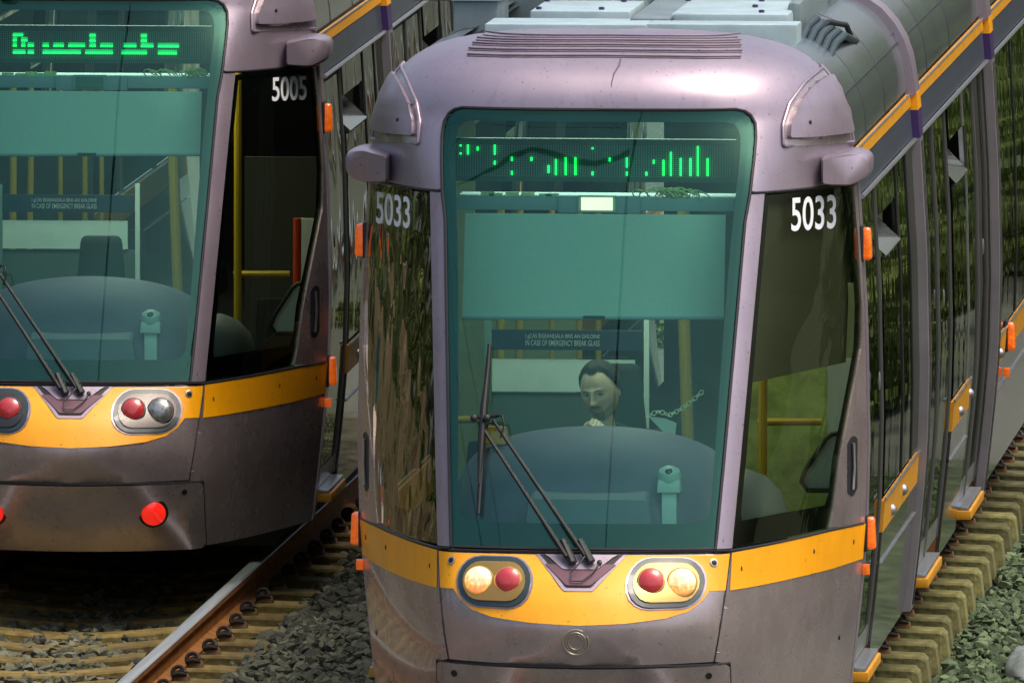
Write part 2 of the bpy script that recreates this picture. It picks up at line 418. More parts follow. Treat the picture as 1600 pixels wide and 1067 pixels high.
WINI = P([(1203, 316), (1264, 309), (1326, 302), (1333, 390), (1338, 480), (1336, 545), (1318, 640), (1302, 720), (1297, 770), (1292, 789), (1222, 801), (1160, 813), (1161, 790), (1168, 720), (1186, 500)])

def cab_and_body(T, num_txt, big, lit, blind_bottom, is_a):
    # --- painted shell of the cab
    poly = [(x, z) for x, z in fair_r] ; poly = poly[:-1] + [(0, ZT - .0006)]
    half = poly
    full = half[1:-1] + [(-x, z) for x, z in reversed(half[1:-1])]
    f = patch('front_fairing', full, 0, paint, T, .03)
    gk = MB(); seam(gk, [p for p in glass_out], .0075, .001, close=True, px=False)
    for s in (0, 1):
        seam(gk, FB, .007, .0, mirror=bool(s), px=False)
        seam(gk, [(1172, 859), (1143, 859)] if False else [(1118, 860), (1142, 860), (1220, 846), (1296, 828), (1349, 817)], .006, 0, mirror=bool(s))
    seam(gk, [(707, 859), (800, 861), (911, 862), (1030, 861), (1118, 860)], .007, 0)
    gk.build('gasket', rubber, T)
    # roof grooves in the dome
    gv = MB(); sl = MB()
    for z, a in ((3.428, .6), (3.412, .62), (3.395, .63), (3.375, .64), (3.352, .64)):
        seam(gv, [(-a, z), (-a * .5, z + .004), (0, z + .006), (a * .5, z + .004), (a, z - .002)], .0045, .0035, px=False)
        seam(sl, [(-a, z - .007), (-a * .5, z - .003), (0, z - .001), (a * .5, z - .003), (a, z - .009)], .0028, .001, px=False)
    gv.build('vent_grille', paint, f); sl.build('vent_slot', streak_dark, f)
    for s in (1, -1):
        mi = s < 0
        pil = P([(1173, 304), (1195, 303), (1177, 500), (1157, 720), (1144, 856), (1120, 857), (1124, 815), (1133, 720), (1149, 530), (1166, 347)])
        patch('windscreen_pillar', pil, 0, paint, T, .03, mirror=mi)
        w = patch('cab_side_window', WIN, -.003, sd_glassL if mi else sd_glassR, T, 0, mirror=mi)
        ring('window_border', WIN, WINI, -.008, fritd, w, mirror=mi)
        # grey corner panel behind the side window
        zt, zb = zfr - .012, Sf(1349, 819)[1]
        outer = [(Wz(zt + (zb - zt) * i / 14) - .001, zt + (zb - zt) * i / 14) for i in range(15)]
        inner = [WIN[9], WIN[8], WIN[7], WIN[6], WIN[5], WIN[4], WIN[3], WIN[2]]
        c = patch('corner_panel', outer + [(x + .002, z) for x, z in inner], 0, paint_low, T, .02, mirror=mi)
        # door pull in the corner panel
        sg = s
        hp = P(rounded([(1324, 690), (1332, 680), (1339, 684), (1339, 762), (1332, 776), (1324, 770)], 4, 3))
        dk = patch('handle_recess', hp, .003, rubber, c, .004, mirror=mi)
        h = MB(); h.tube([P3(sg * x, z, .012) for x, z in P([(1330, 692), (1331, 730), (1329, 764)])], .008, 8); h.build('pull_handle', silver, dk)
        # side lamp pod cover in the fairing
        cov = P(rounded([(1229, 217), (1231, 196), (1241, 168), (1262, 141), (1285, 125), (1303, 119), (1312, 139), (1322, 175), (1328, 207), (1280, 213)], [5, 2, 2, 2, 2, 5, 2, 2, 5, 0], 4))
        lip = P([(1222, 222), (1221, 196), (1231, 163), (1255, 131), (1280, 110), (1297, 100), (1308, 110)])
        rec = P(rounded([(1223, 229), (1222, 196), (1232, 163), (1256, 131), (1281, 110), (1297, 101), (1309, 120), (1320, 150), (1329, 185), (1334, 222)], 4, 3))
        r_ = patch('lamp_recess', rec, .002, paint_low, f, 0, mirror=mi)
        ri = MB(); q = [P3(sg * x, z, .006) for x, z in rec]; ri.tube(q + [q[0]], .008, 8); ri.build('recess_lip', paint, r_)
        patch('lamp_cover', cov, .026, paint, f, .026, mirror=mi)
        st = MB(); x, z = Sf(1259, 193); st.lathe(P3(sg * x, z, .028), Nrm(sg * x, z), [(.009, -.004), (.009, .002), (.005, .003)], 12); st.build('screw', boltm, f)
        # rear view camera pod
        mp = MB(); x0, z0 = U(1292, 283, -.3); x1, z1 = U(1362, 226, -.12)
        prof = [(.93, 2.735), (.95, 2.72), (1.12, 2.745), (1.185, 2.775), (1.195, 2.83), (1.18, 2.865), (1.1, 2.885), (.93, 2.87)]
        ysf = [(-.40, .78), (-.375, .87), (-.30, .90), (-.05, .88), (.1, .72)]
        cx, cz = 1.12, 2.82
        prof = rounded([(1.0, 2.742), (1.14, 2.728), (1.245, 2.762), (1.25, 2.885), (1.16, 2.915), (1.0, 2.885)], [.015, .03, .05, .05, .05, .015], 5)
        n = len(prof); k = len(mp.v)
        for yy, sc in ysf:
            for a, b in prof: mp.v.append((sg * (cx + (a - cx) * sc), yy + (a - cx) * .6 * (1 if yy < -.2 else .3), cz + (b - cz) * sc))
        for i in range(len(ysf) - 1):
            for j in range(n): mp.f.append((k + i * n + j, k + i * n + (j + 1) % n, k + (i + 1) * n + (j + 1) % n, k + (i + 1) * n + j))
        mp.f.append(tuple(range(k, k + n))); mp.f.append(tuple(range(k + (len(ysf) - 1) * n, k + len(ysf) * n)))
        pod = mp.build('camera_pod', paint, T, ang=50)
        for dx, dz in ((-.05, -.01), (.03, .005)):
            sc_ = MB(); sc_.lathe((sg * (cx + dx), -.385 + dx * .6, cz + dz), (0, -1, 0), [(.007, 0), (.007, .006), (.004, .008)], 10)
            sc_.build('screw', boltm, pod)
    # --- yellow stripe and lower panels
    bz = .27
    fp_r = P([(1141, 864), (1134, 920), (1125, 980), (1116, 1033)])
    frontp = [(0, Sf(911, 866)[1])] + fp_r + [(0, Sf(905, 1040)[1])]
    ff = frontp[1:-1] + [(0, frontp[-1][1])] + mir(frontp[1:-1]) + [(0, frontp[0][1])]
    fpn = patch('front_panel', ff, 0, paint_low, T, .03)
    low = P([(1138, 921), (1108, 923), (1096, 939), (1075, 955), (1040, 966), (975, 974), (905, 977)]); low[0] = (fp_r[1][0] - .002, low[0][1])
    ypoly = [(0, frontp[0][1] - .001), (fp_r[0][0] - .003, fp_r[0][1] - .001)] + low
    yp = ypoly[1:] + mir(ypoly[1:-1])
    yd = patch('yellow_front_stripe', yp, .0022, yellow, fpn)
    for s in (1, -1):
        mi = s < 0; sg = s
        a = P([(1143, 863), (1230, 845), (1300, 829), (1349, 818)]); b = P([(1350, 872), (1300, 888), (1230, 905), (1140, 922)])
        zr = a[-1][1]; zq = b[0][1]
        a[-1] = (Wz(zr) - .001, zr); b[0] = (Wz(zq) - .001, zq)
        pan = [(a[0][0], a[0][1]), *a[1:]]
        n = 14; side = [(Wz(zr + (bz - zr) * i / n) - .001, zr + (bz - zr) * i / n) for i in range(1, n + 1)]
        sx = lerp_tab([(.27, .672), (.62, .672)], 0)
        fps = [(x + .004, z) for x, z in reversed(fp_r)]
        cp = patch('lower_corner_panel', a + side + [(.678, bz), (.678, fp_r[-1][1] - .02)] + fps[:-1], 0, paint_low, T, .03, mirror=mi)
        patch('yellow_stripe', [(x, z - .001) for x, z in a] + b, .0022, yellow, cp, mirror=mi)
        gk = MB(); seam(gk, fp_r, .004, .001, mirror=mi, px=False); gk.build('panel_joint', rubber, cp)
        # bolts in the stripe
        for p in ((1158, 888), (1271, 861), (1333, 846), (1311, 995)):
            bo = MB(); x, z = Sf(*p); bo.lathe(P3(sg * x, z, .001), Nrm(sg * x, z), [(.009, 0), (.006, .005)], 8, sx=.6, sz=1.6)
            bo.build('fastener', boltm, cp)
        x, z = Sf(1115, 879); m_ = MB(); m_.lathe(P3(sg * x, z, .002), Nrm(sg * x, z), [(.019, 0), (.019, .004), (.015, .005)], 18); e = m_.build('jacking_ring', silver, fpn)
        m_ = MB(); m_.lathe(P3(sg * x, z, .007), Nrm(sg * x, z), [(.013, 0), (.009, .002)], 14); m_.build('bolt', boltm, e)
        # headlight
        hx, hz = Sf(1040, 912); rx = .188
        o1 = patch('headlight', stadium(hx, hz, .183, .113), .005, paint, T, .01, mirror=mi)
        patch('bezel', stadium(hx, hz, .172, .105), .012, bezel, o1, .008, mirror=mi)
        patch('lamp_bowl', stadium(hx, hz, .147, .082), .016, lampbody_lit if is_a else lampbody, o1, .003, mirror=mi)
        n_ = Nrm(sg * hx, hz); n_ = (n_ + Vector((0, -1.2, .1))).normalized()
        rx_, rz_ = hx - .068, hz + .004; wx_, wz_ = hx + .070, hz - .002
        pr = [(.066, 0), (.066, .012), (.060, .020)]
        a_ = MB(); a_.lathe(P3(sg * rx_, rz_, .010), n_, pr, 28); r1 = a_.build('lamp_rim', lampbody_lit if is_a else lampbody, o1)
        a_ = MB(); a_.lathe(P3(sg * rx_, rz_, .012), n_, [(.060, .008), (.056, .024), (.04, .034), (.018, .039)], 28); a_.build('red_lens', redl, r1)
        a_ = MB(); a_.lathe(P3(sg * wx_, wz_, .010), n_, [(.072, 0), (.072, .012), (.067, .020)], 28); r2 = a_.build('lamp_rim', lampbody_lit if is_a else lampbody, o1)
        a_ = MB(); a_.lathe(P3(sg * wx_, wz_, .012), n_, [(.067, .008), (.062, .024), (.045, .036), (.02, .042)], 28); a_.build('lens', headon if is_a else chrome, r2)
        gls = patch('cover_glass', stadium(hx, hz, .148, .083), .055 if False else .018, MAT['clear'], o1, 0, mirror=mi) if 'clear' in MAT else None
    # wiper well
    well = P([(838, 866), (886, 924), (931, 924), (982, 866)]); cxw = 0
    def sym(q): return q
    hw = (well[3][0] - well[0][0]) / 2; hb = (well[2][0] - well[1][0]) / 2; zt, zb = frontp[0][1] - .002, well[1][1]
    def trap(hw, hb, zt, zb): return rounded([(hw, zt), (hb, zb), (-hb, zb), (-hw, zt)], [0, .01, .01, 0], 3)
    w0 = patch('wiper_well', trap(hw, hb, zt, zb), .005, paint, fpn, .004)
    patch('well_shadow_gap', trap(hw - .022, hb - .008, zt - .001, zb + .018), .008, boltm, w0, .002)
    patch('well_step', trap(hw - .05, hb - .010, zt - .045, zb + .022), .010, mat('well_mauve', (.14, .07, .09), .4, .4), w0, .004)
    patch('wiper_plate', trap(.168, .078, zt - .002, zb + .085), .014, paint, w0, .008)
    # emblem: an open double ring
    if is_a:
      em = MB(); ex, ez = Sf(900, 1003)
      for r0, a0, a1, rr in ((.058, 60, 390, .0040), (.046, -80, 230, .0034), (.034, 20, 330, .003)):
          em.tube([P3(ex + r0 * math.cos(rad(a0 + (a1 - a0) * i / 30)), ez + r0 * math.sin(rad(a0 + (a1 - a0) * i / 30)), .002) for i in range(31)], rr, 6)
      em.build('emblem', emblem, fpn)
    # bumper
    zb1 = Sf(905, 1044)[1]; hwb = .672
    bp = patch('bumper', rounded([(hwb, zb1), (hwb, bz - .01), (-hwb, bz - .01), (-hwb, zb1)], [.03, .04, .04, .03], 4), .008, paint_low, T, .05)
    gk = MB(); seam(gk, [(-hwb - .003, bz), (-hwb - .003, zb1), (-.3, zb1 + .008), (0, zb1 + .009), (.3, zb1 + .008), (hwb + .003, zb1), (hwb + .003, bz)], .007, .002, px=False); gk.build('bumper_gap', rubber, bp)
    for s in (1, -1):
        x, z = Sf(1051, 1091); x *= s
        n_ = (Nrm(x, z) + Vector((0, -1, .05))).normalized()
        a_ = MB(); a_.lathe(P3(x, z, .006), n_, [(.080, 0), (.080, .006), (.070, .010)], 28); r1 = a_.build('tail_lamp', boltm, T)
        a_ = MB(); a_.lathe(P3(x, z, .008), n_, [(.066, 0), (.064, .016), (.05, .028), (.02, .034)], 28); a_.build('red_lens', redon, r1)
        x, z = Sf(1106, 1054); x *= s
        a_ = MB(); a_.lathe(P3(x, z, .008), Nrm(x, z), [(.016, 0), (.016, .005), (.010, .003)], 14); a_.build('bolt', boltm, bp)
    # --- windscreen
    ws = patch('windscreen', glass_out, -.002, ws_glass, T)
    ring('frit_border', glass_out, glass_in, -.008, frit, ws, 160)
    # --- wiper
    wp = MB(); o = .05
    A1, A2 = SP(887, 880, .045), SP(915, 878, .045); B1, B2 = SP(752, 664, o), SP(774, 661, o)
    wp.tube([A1, A1.lerp(B1, .12), B1], [.013, .011, .008], 8); wp.tube([A2, A2.lerp(B2, .12), B2], [.013, .011, .008], 8)
    wiper = wp.build('wiper', wiperm, T)
    wb = MB(); wb.tube([SP(767, 541, .03), SP(763, 600, .028), SP(757, 680, .028), SP(750, 806, .03)], [.009, .014, .014, .009], 8)
    wb.tube([SP(766, 575, .045), SP(760, 640, .055), SP(756, 700, .055), SP(752, 760, .045)], [.006, .016, .016, .006], 8)
    wb.build('wiper_blade', wiperm, wiper)
    wb = MB()
    for p, q in (((881, 848), (896, 886)), ((907, 848), (924, 885))):
        wb.tube([SP(*p, .045), SP(*q, .03)], [.016, .022], 8)
    wb.build('arm_cap', wiperm, wiper)
    wb = MB(); wb.tube([SP(744, 658, .06), SP(782, 655, .06)], .010, 8)
    wb.tube([SP(775, 655, .06), SP(790, 657, .075), SP(793, 672, .075), SP(786, 690, .06)], .005, 6)
    for p in ((745, 659), (765, 659)): wb.lathe(SP(*p, .05), (0, -1, .2), [(.016, 0), (.016, .03), (.006, .036)], 12)
    wb.build('link_joint', wiperm, wiper)
    wb = MB(); wb.tube([SP(915, 880, .05), SP(905, 893, .05), SP(892, 902, .03), SP(893, 912, .02), SP(910, 912, .02), SP(925, 900, .02), SP(937, 884, .02)], .004, 6)
    wb.lathe(SP(937, 883, .015), Nrm(0, 1), [(.012, 0), (.012, .01), (.005, .014)], 10); wb.build('washer_hose', rubber, wiper)
    # --- fleet numbers
    for s, (ax, ay, bx, by, sh) in (big):
        tv, tf = textmesh(num_txt, off=.012)
        m_ = MB()
        for u, v in tv:
            x, z = Sf(ax + (bx - ax) * u, by + (ay - by) * v + sh * u); m_.v.append(tuple(P3(x, z, .0015)))
        m_.f = [tuple(q) for q in tf]; m_.build('fleet_number', numw, T, smooth=False)
    return f, ws

def interior(T, lit_cols, lit_rows, blind_bottom, is_a):
    def q(px0, py0, px1, py1, y, mb, th=.02):
        a = U(px0, py0, y); b = U(px1, py1, y); mb.box(min(a[0], b[0]), max(a[0], b[0]), y, y + th, min(a[1], b[1]), max(a[1], b[1])); return mb
    cab = q(708, 216, 1150, 286, -.50, MB(), .05).build('destination_display', ledpan, T)
    x0, zt = U(714, 226, -.51); x1, zb = U(1142, 279, -.51)
    NC, NR = 112, 16
    off = MB(); dx = (x1 - x0) / NC; dz = (zt - zb) / NR; r = dx * .24
    lit = set()
    for c, spans in lit_cols:
        ci = int((U(c, 250, -.51)[0] - x0) / dx)
        for a, b in spans:
            for k in range(int((a - 226) / 53 * NR), max(int((a - 226) / 53 * NR), int((b - 226) / 53 * NR - .3)) + 1): lit.add((ci, k))
    bars = []
    for row, spans in lit_rows:
        for a, b in spans:
            c0 = int((U(a, 250, -.51)[0] - x0) / dx); c1 = int((U(b, 250, -.51)[0] - x0) / dx)
            for c in range(c0, c1 + 1): lit.add((c, row))
            bars.append((c0, c1, row))
    on = MB()
    for c in range(NC):
        for k in range(NR):
            cx = x0 + (c + .5) * dx; cz = zt - (k + .5) * dz
            if (c, k) in lit:
                w_ = r * 1.45; on.box(cx - w_, cx + w_, -.516, -.506, cz - w_, cz + w_)
            else: off.quad((cx - r, -.503, cz - r), (cx + r, -.503, cz - r), (cx + r, -.503, cz + r), (cx - r, -.503, cz + r))
    off.build('unlit_dots', ledoff, cab, smooth=False); on.build('lit_dots', ledon, cab, smooth=False)
    if not is_a:
        br = MB()
        for c0, c1, row in bars:
            br.box(x0 + c0 * dx, x0 + (c1 + 1) * dx, -.505, -.5025, zt - (row + (.4 if row < 8 else .9)) * dz, zt - (row - (1.6 if row != 2 else 1)) * dz)
        br.build('glow_bars', ledbar, cab, smooth=False)
    # ceiling and top box
    m_ = MB(); m_.box(-1.0, 1.0, -.05, 2.2, 3.06, 3.09); m_.box(-.7, .7, -.52, -.05, 3.06, 3.09); m_.build('cab_ceiling', cabdark, T)
    sh = MB(); q(712, 307, 1147, 331, -.62, sh, .3); b = U(1000, 334, -.64); a = U(872, 307, -.64); sh.box(a[0], b[0], -.64, -.6, b[1], a[1])
    shelf = sh.build('cab_shelf', shelfm, T, bevel=.006)
    m_ = q(908, 309, 957, 329, -.665, MB(), .03); m_.build('interior_lamp', mat('cab_lamp_lit', (.9, .8, .6), .4, emis=(1, .85, .6), es=1.0, var=.2, vscale=60) if is_a else mat('cab_lamp_off', (.08, .2, .17), .3), shelf)
    m_ = q(903, 306, 962, 332, -.655, MB(), .03); m_.build('lamp_frame', mat('cab_lamp_frame', (.3, .4, .38), .3), shelf)
    cb = MB(); rnd = random.Random(3 if is_a else 5)
    for i in range(26):
        cx = rnd.gauss(1055, 24) if is_a else rnd.choice([1110, 1130, 1150, 1080, 1060]) + rnd.uniform(-14, 14)
        cx = min(1128, cx); c = U(cx, 303, -.6); r0 = rnd.uniform(.015, .04); a0 = rnd.uniform(0, 3)
        cb.tube([(c[0] + r0 * 1.8 * math.cos(a0 + t * .6), -.6 + rnd.uniform(-.04, .04), c[1] - .01 + r0 * math.sin(t * .7)) for t in range(6)], .0035, 5)
    for i in range(6):
        c = U(760 + i * 22 + rnd.uniform(-8, 8), 303, -.55); cb.box(c[0] - .03, c[0] + .03, -.57, -.53, c[1] - .012, c[1] + rnd.uniform(0, .012))
    cb.build('cable_bundle', cable_y, shelf)
    # roller blind
    bl = MB(); a = U(727, 333, -.66); b = U(1134, 333, -.66); c = U(722, blind_bottom, -.78); d = U(1131, blind_bottom, -.78)
    bl.grid(lambda u, v: (a[0] + (b[0] - a[0]) * u + (c[0] - a[0]) * v * (1 - u) + (d[0] - b[0]) * v * u, -.66 - .12 * v + .004 * math.sin(u * 9), a[1] + (c[1] - a[1]) * v), [i / 16 for i in range(17)], [i / 10 for i in range(11)])
    blo = bl.build('roller_blind', blind, T)
    m_ = MB(); m_.tube([(c[0], -.785, c[1]), (d[0], -.785, d[1])], .008, 8); m_.build('blind_bar', shelfm, blo)
    m_ = MB(); e = U(928, blind_bottom - 2, -.8); m_.box(e[0] - .05, e[0] + .05, -.8, -.79, e[1] - .01, e[1] + .004); m_.build('blind_pull', cabdark, blo)
    # dashboard
    m_ = MB(); c = U(925, 735, -1.0); cz = c[1]
    zt = U(925, 668, -.85)[1]; zlow = U(925, 825, -1.35)[1] - .1
    def dome(u, v):       # u across, v from back top to front bottom
        a = math.pi * u; x = -.66 * math.cos(a); top = zlow + (zt - zlow) * (math.sin(a) ** .42 if math.sin(a) > 0 else 0) * .999
        t = v * math.pi / 2; hgt = zlow + (top - zlow) * math.cos(t) ** .75 if v < 1 else zlow
        return (x, -.75 - .62 * math.sin(t) * (.55 + .45 * math.sin(a)), hgt)
    m_.grid(dome, [i / 40 for i in range(41)], [i / 16 for i in range(17)]); dsh = m_.build('dashboard', dashm, T, ang=80)
    m_ = MB(); a = U(820, 779, -1.40); b = U(1020, 830, -1.40)
    pr = rounded([(a[0], b[1] - .05), (a[0] + .02, a[1]), (b[0] - .02, a[1]), (b[0], b[1] - .05)], [0, .03, .03, 0], 4)
    k = len(pr)
    m_.v = [(x, -1.42, z) for x, z in pr] + [(x, -1.2, z + .05) for x, z in pr]; m_.f = [tuple(range(k)), tuple(range(k, 2 * k))] + [(i, (i + 1) % k, k + (i + 1) % k, k + i) for i in range(k)]
    m_.build('dash_front_panel', dash2, dsh)
    # lower dash ledge that meets the glass
    m_ = MB(); zl = U(911, 822, -1.45)[1]
    m_.box(-.6, .6, -1.5, -.6, zl - .3, zl - .06); m_.build('dash_base', dash2, dsh)
    # ball camera on its post
    px, pz = U(1046, 795, -1.30); top = U(1046, 767, -1.30)[1]
    m_ = MB(); m_.box(px - .034, px + .034, -1.33, -1.28, zl - .1, top); pst = m_.build('camera_post', whitepl, T, bevel=.006)
    m_ = MB(); m_.box(px - .055, px + .055, -1.35, -1.25, top - .004, top + .055, .004, .004); m_.build('camera_base', whitepl, pst, bevel=.008)
    m_ = MB(); m_.lathe((px, -1.30, top + .055), (0, -.35, 1), [(.050, 0), (.053, .02), (.046, .045), (.028, .058), (.01, .06)], 20, sx=1.05); m_.build('camera_dome', whitepl, pst)
    m_ = MB(); m_.lathe((px, -1.338, top + .088), (0, -.85, .5), [(.022, 0), (.022, .006), (.014, .014), (.004, .018)], 16); m_.build('camera_lens', dashcam, pst)
    # bulkhead behind the driver
    m_ = MB()
    q(700, 500, 712, 860, .55, m_); q(757, 497, 768, 860, .55, m_)
    m_.build('bulkhead_frame', mat('bulkhead_teal', (.16, .28, .24), .6), T)
    m_ = MB(); q(1006, 497, 1014, 670, .5, m_, .03); m_.build('bulkhead_edge', cablight, T)
    m_ = MB(); q(768, 515, 1004, 548, .56, m_); sg = m_.build('glass_break_sign', signm, T)
    for txt, yy0, yy1 in (('I gC\u00c1S \u00c9IGEAND\u00c1LA BRIS AN GHLOINE', 521, 530), ('IN CASE OF EMERGENCY BREAK GLASS', 532, 540)):
        tv, tf = textmesh(txt, off=.004); m_ = MB(); A = U(821, yy1, .545); B = U(937, yy0, .545)
        m_.v = [(A[0] + (B[0] - A[0]) * u, .548, A[1] + (B[1] - A[1]) * v) for u, v in tv]; m_.f = [tuple(t) for t in tf]; m_.build('sign_lettering', signt, sg, smooth=False)
    m_ = MB(); q(768, 561, 992, 613, .58, m_); m_.build('bulkhead_panel', cablight, T)
    m_ = MB(); q(768, 613, 1006, 900, .59, m_); m_.build('bulkhead_lower', mat('bulkhead_lower_grey', (.10, .14, .125), .8), T)
    for px_, yy, x1_, y1_, r in ((1068, 1.6, 1076, 720, .03), (812, 1.7, 808, 700, .018), (782, 1.5, 780, 700, .02), (862, 2.2, 862, 560, .014), (905, 2.3, 905, 560, .016), (935, 2.3, 935, 560, .014)):
        a = U(px_, 470, yy); b = U(x1_, y1_, yy)
        m_ = MB(); m_.tube([(a[0], yy, a[1] + .5), (a[0], yy, a[1]), (b[0], yy, b[1])], r, 10); m_.build('grab_pole', yelpole, T)
    a = U(690, 655, 1.4); b = U(818, 655, 1.4); m_ = MB(); m_.tube([(a[0], 1.4, a[1]), (b[0], 1.4, b[1])], .018, 10); m_.build('grab_rail', yelpole, T)
    # what shows through the right hand side window
    m_ = MB(); a = U(1183, 590, -.3); z = a[1]
    m_.tube([(a[0] + .0, .1, z + 1.2), (a[0] - .005, .1, z - .9)], .021, 10); m_.build('grab_pole', yelpole, T)
    a = U(1184, 659, .2); b = U(1284, 659, .2); m_ = MB(); m_.tube([(a[0], .2, a[1]), (b[0], .2, b[1])], .018, 10); m_.build('grab_rail', yelpole, T)
    m_ = MB(); q(1293, 560, 1338, 840, .22, m_, .03); m_.build('door_inner_panel', mat('pale_green_panel', (.85, .98, .86), .7), T)
    for s in (1,) if is_a else ():
        # side blind, pulled down to a slanted edge
        A = [P3(s * x, z_, -.05) for x, z_ in P([(1190, 303), (1262, 297), (1330, 291), (1338, 380), (1341, 470), (1337, 566), (1260, 582), (1176, 599), (1184, 450)])]
        mb = MB(); mb.poly(A); mb.build('side_blind', mat('side_blind_dark', (.085, .085, .055), .8), T, smooth=False)
    m_ = MB(); a = U(1252, 765, -.1)
    lp = [U(px_, py_, -.1) for px_, py_ in ((1311, 766), (1262, 766), (1252, 752), (1258, 735), (1290, 686), (1300, 678), (1318, 676))]
    m_.tube([(x, -.1, z_) for x, z_ in lp], .012, 8); m_.build('driver_side_screen_frame', rubber, T)
    m_ = MB(); m_.poly([(x, -.08, z_) for x, z_ in lp]); m_.build('driver_side_screen', mat('pale_green_panel', (.85, .98, .86), .7), T, smooth=False)
    m_ = MB()
    cx, cz = U(1170, 800, -.75)
    m_.lathe((cx - .02, -.75, cz - .3), (0, 0, 1), [(.2, 0), (.2, .3), (.17, .4), (.1, .47), (.02, .5)], 20); m_.build('side_console', mat('console_blue_grey', (.16, .2, .22), .5), T)
    # floor, rear wall of saloon, seats
    m_ = MB(); m_.box(-1.05, 1.05, .2, 16, .36, .4); m_.box(-.5, .5, -1.3, .2, .36, .4); m_.build('saloon_floor', under, T)
    m_ = MB(); m_.box(-1.08, 1.08, 15.9, 16, .3, 3.2); m_.build('saloon_end_wall', cabdark, T)
    if not is_a:
        m_ = MB(); a = U(947, 623, .2); m_.box(a[0] - .14, a[0] + .14, .15, .27, a[1] - .25, a[1] + .1, .03, .02); m_.box(a[0] - .24, a[0] + .24, .15, .3, a[1] - 1.0, a[1] - .22, .05, .02)
        m_.build('driver_seat', seatm, T, bevel=.04, seg=3)
    else:
        m_ = MB(); a = U(972, 605, .3); m_.box(a[0] - .13, a[0] + .125, .28, .4, a[1] - .35, a[1] + .11, .04, .02); m_.box(a[0] - .27, a[0] + .27, .27, .42, a[1] - 1.1, a[1] - .2, .05, .02)
        m_.build('driver_seat', seatm, T, bevel=.05, seg=3)
    m_ = MB(); m_.box(-.65, .65, -.35, .25, 3.056, 3.059); m_.build('cab_fill_panel', mat('cab_fill_glow', (.9, .9, .8), .5, emis=(1, .97, .82), es=5), T)  # added glowing panel that brightens driver and cab; no such lamp is visible
    if is_a:
        m_ = MB(); q(1160, 560, 1292, 850, .5, m_, .03); m_.build('bright_backdrop', mat('bright_backdrop_green', (.30, .42, .12), .8, 0, .45, 5), T)  # added panel; the lit saloon's yellow-green brightness is put into its colour
    for yy in (1.2, 3.4, 5.8, 8.4, 11):
        m_ = MB(); m_.box(-.16, .16, yy, yy + 1.3, 3.056, 3.059); m_.build('saloon_fill_strip', mat('saloon_fill_glow', (.9, .9, .8), .5, emis=(1, .98, .8), es=3.5), T)  # added glowing strips to brighten the saloon; no such lamps are visible
    if is_a: backdrop_lit = mat('saloon_backdrop_lit', (.42, .50, .28), .7, 0, .15, 3)
    for s in (1, -1):
        m_ = MB(); m_.box(min(s * .45, s * 1.06), max(s * .45, s * 1.06), 3.1, 3.13, .4, 2.0); m_.box(min(s * .95, s * 1.06), max(s * .95, s * 1.06), 3.1, 3.13, 2.0, 3.0); m_.build('saloon_backdrop', backdrop_lit if is_a else mat('saloon_backdrop_dark', (.05, .055, .045), .7), T)  # added backdrop: saloon brightness put into its colour, dark copy in the other tram
    if not is_a:
        a = U(1299, 560, .1); b = U(1297, 800, .1); m_ = MB(); m_.tube([(a[0], .1, a[1]), (b[0], .1, b[1])], .022, 10); m_.build('grab_pole', mat('red_pole', (.7, .06, .01), .4), T)
    # seats in the saloon
    for yy in (2.6, 3.5, 5.0, 6.2, 7.4):
        for s in (1, -1):
            m_ = MB(); m_.box(s * .75 - .22, s * .75 + .22, yy, yy + .08, .5, 1.25, .03, 0); m_.box(s * .75 - .22, s * .75 + .22, yy - .4, yy, .5, .62); m_.build('saloon_seat', seatm, T, bevel=.03)

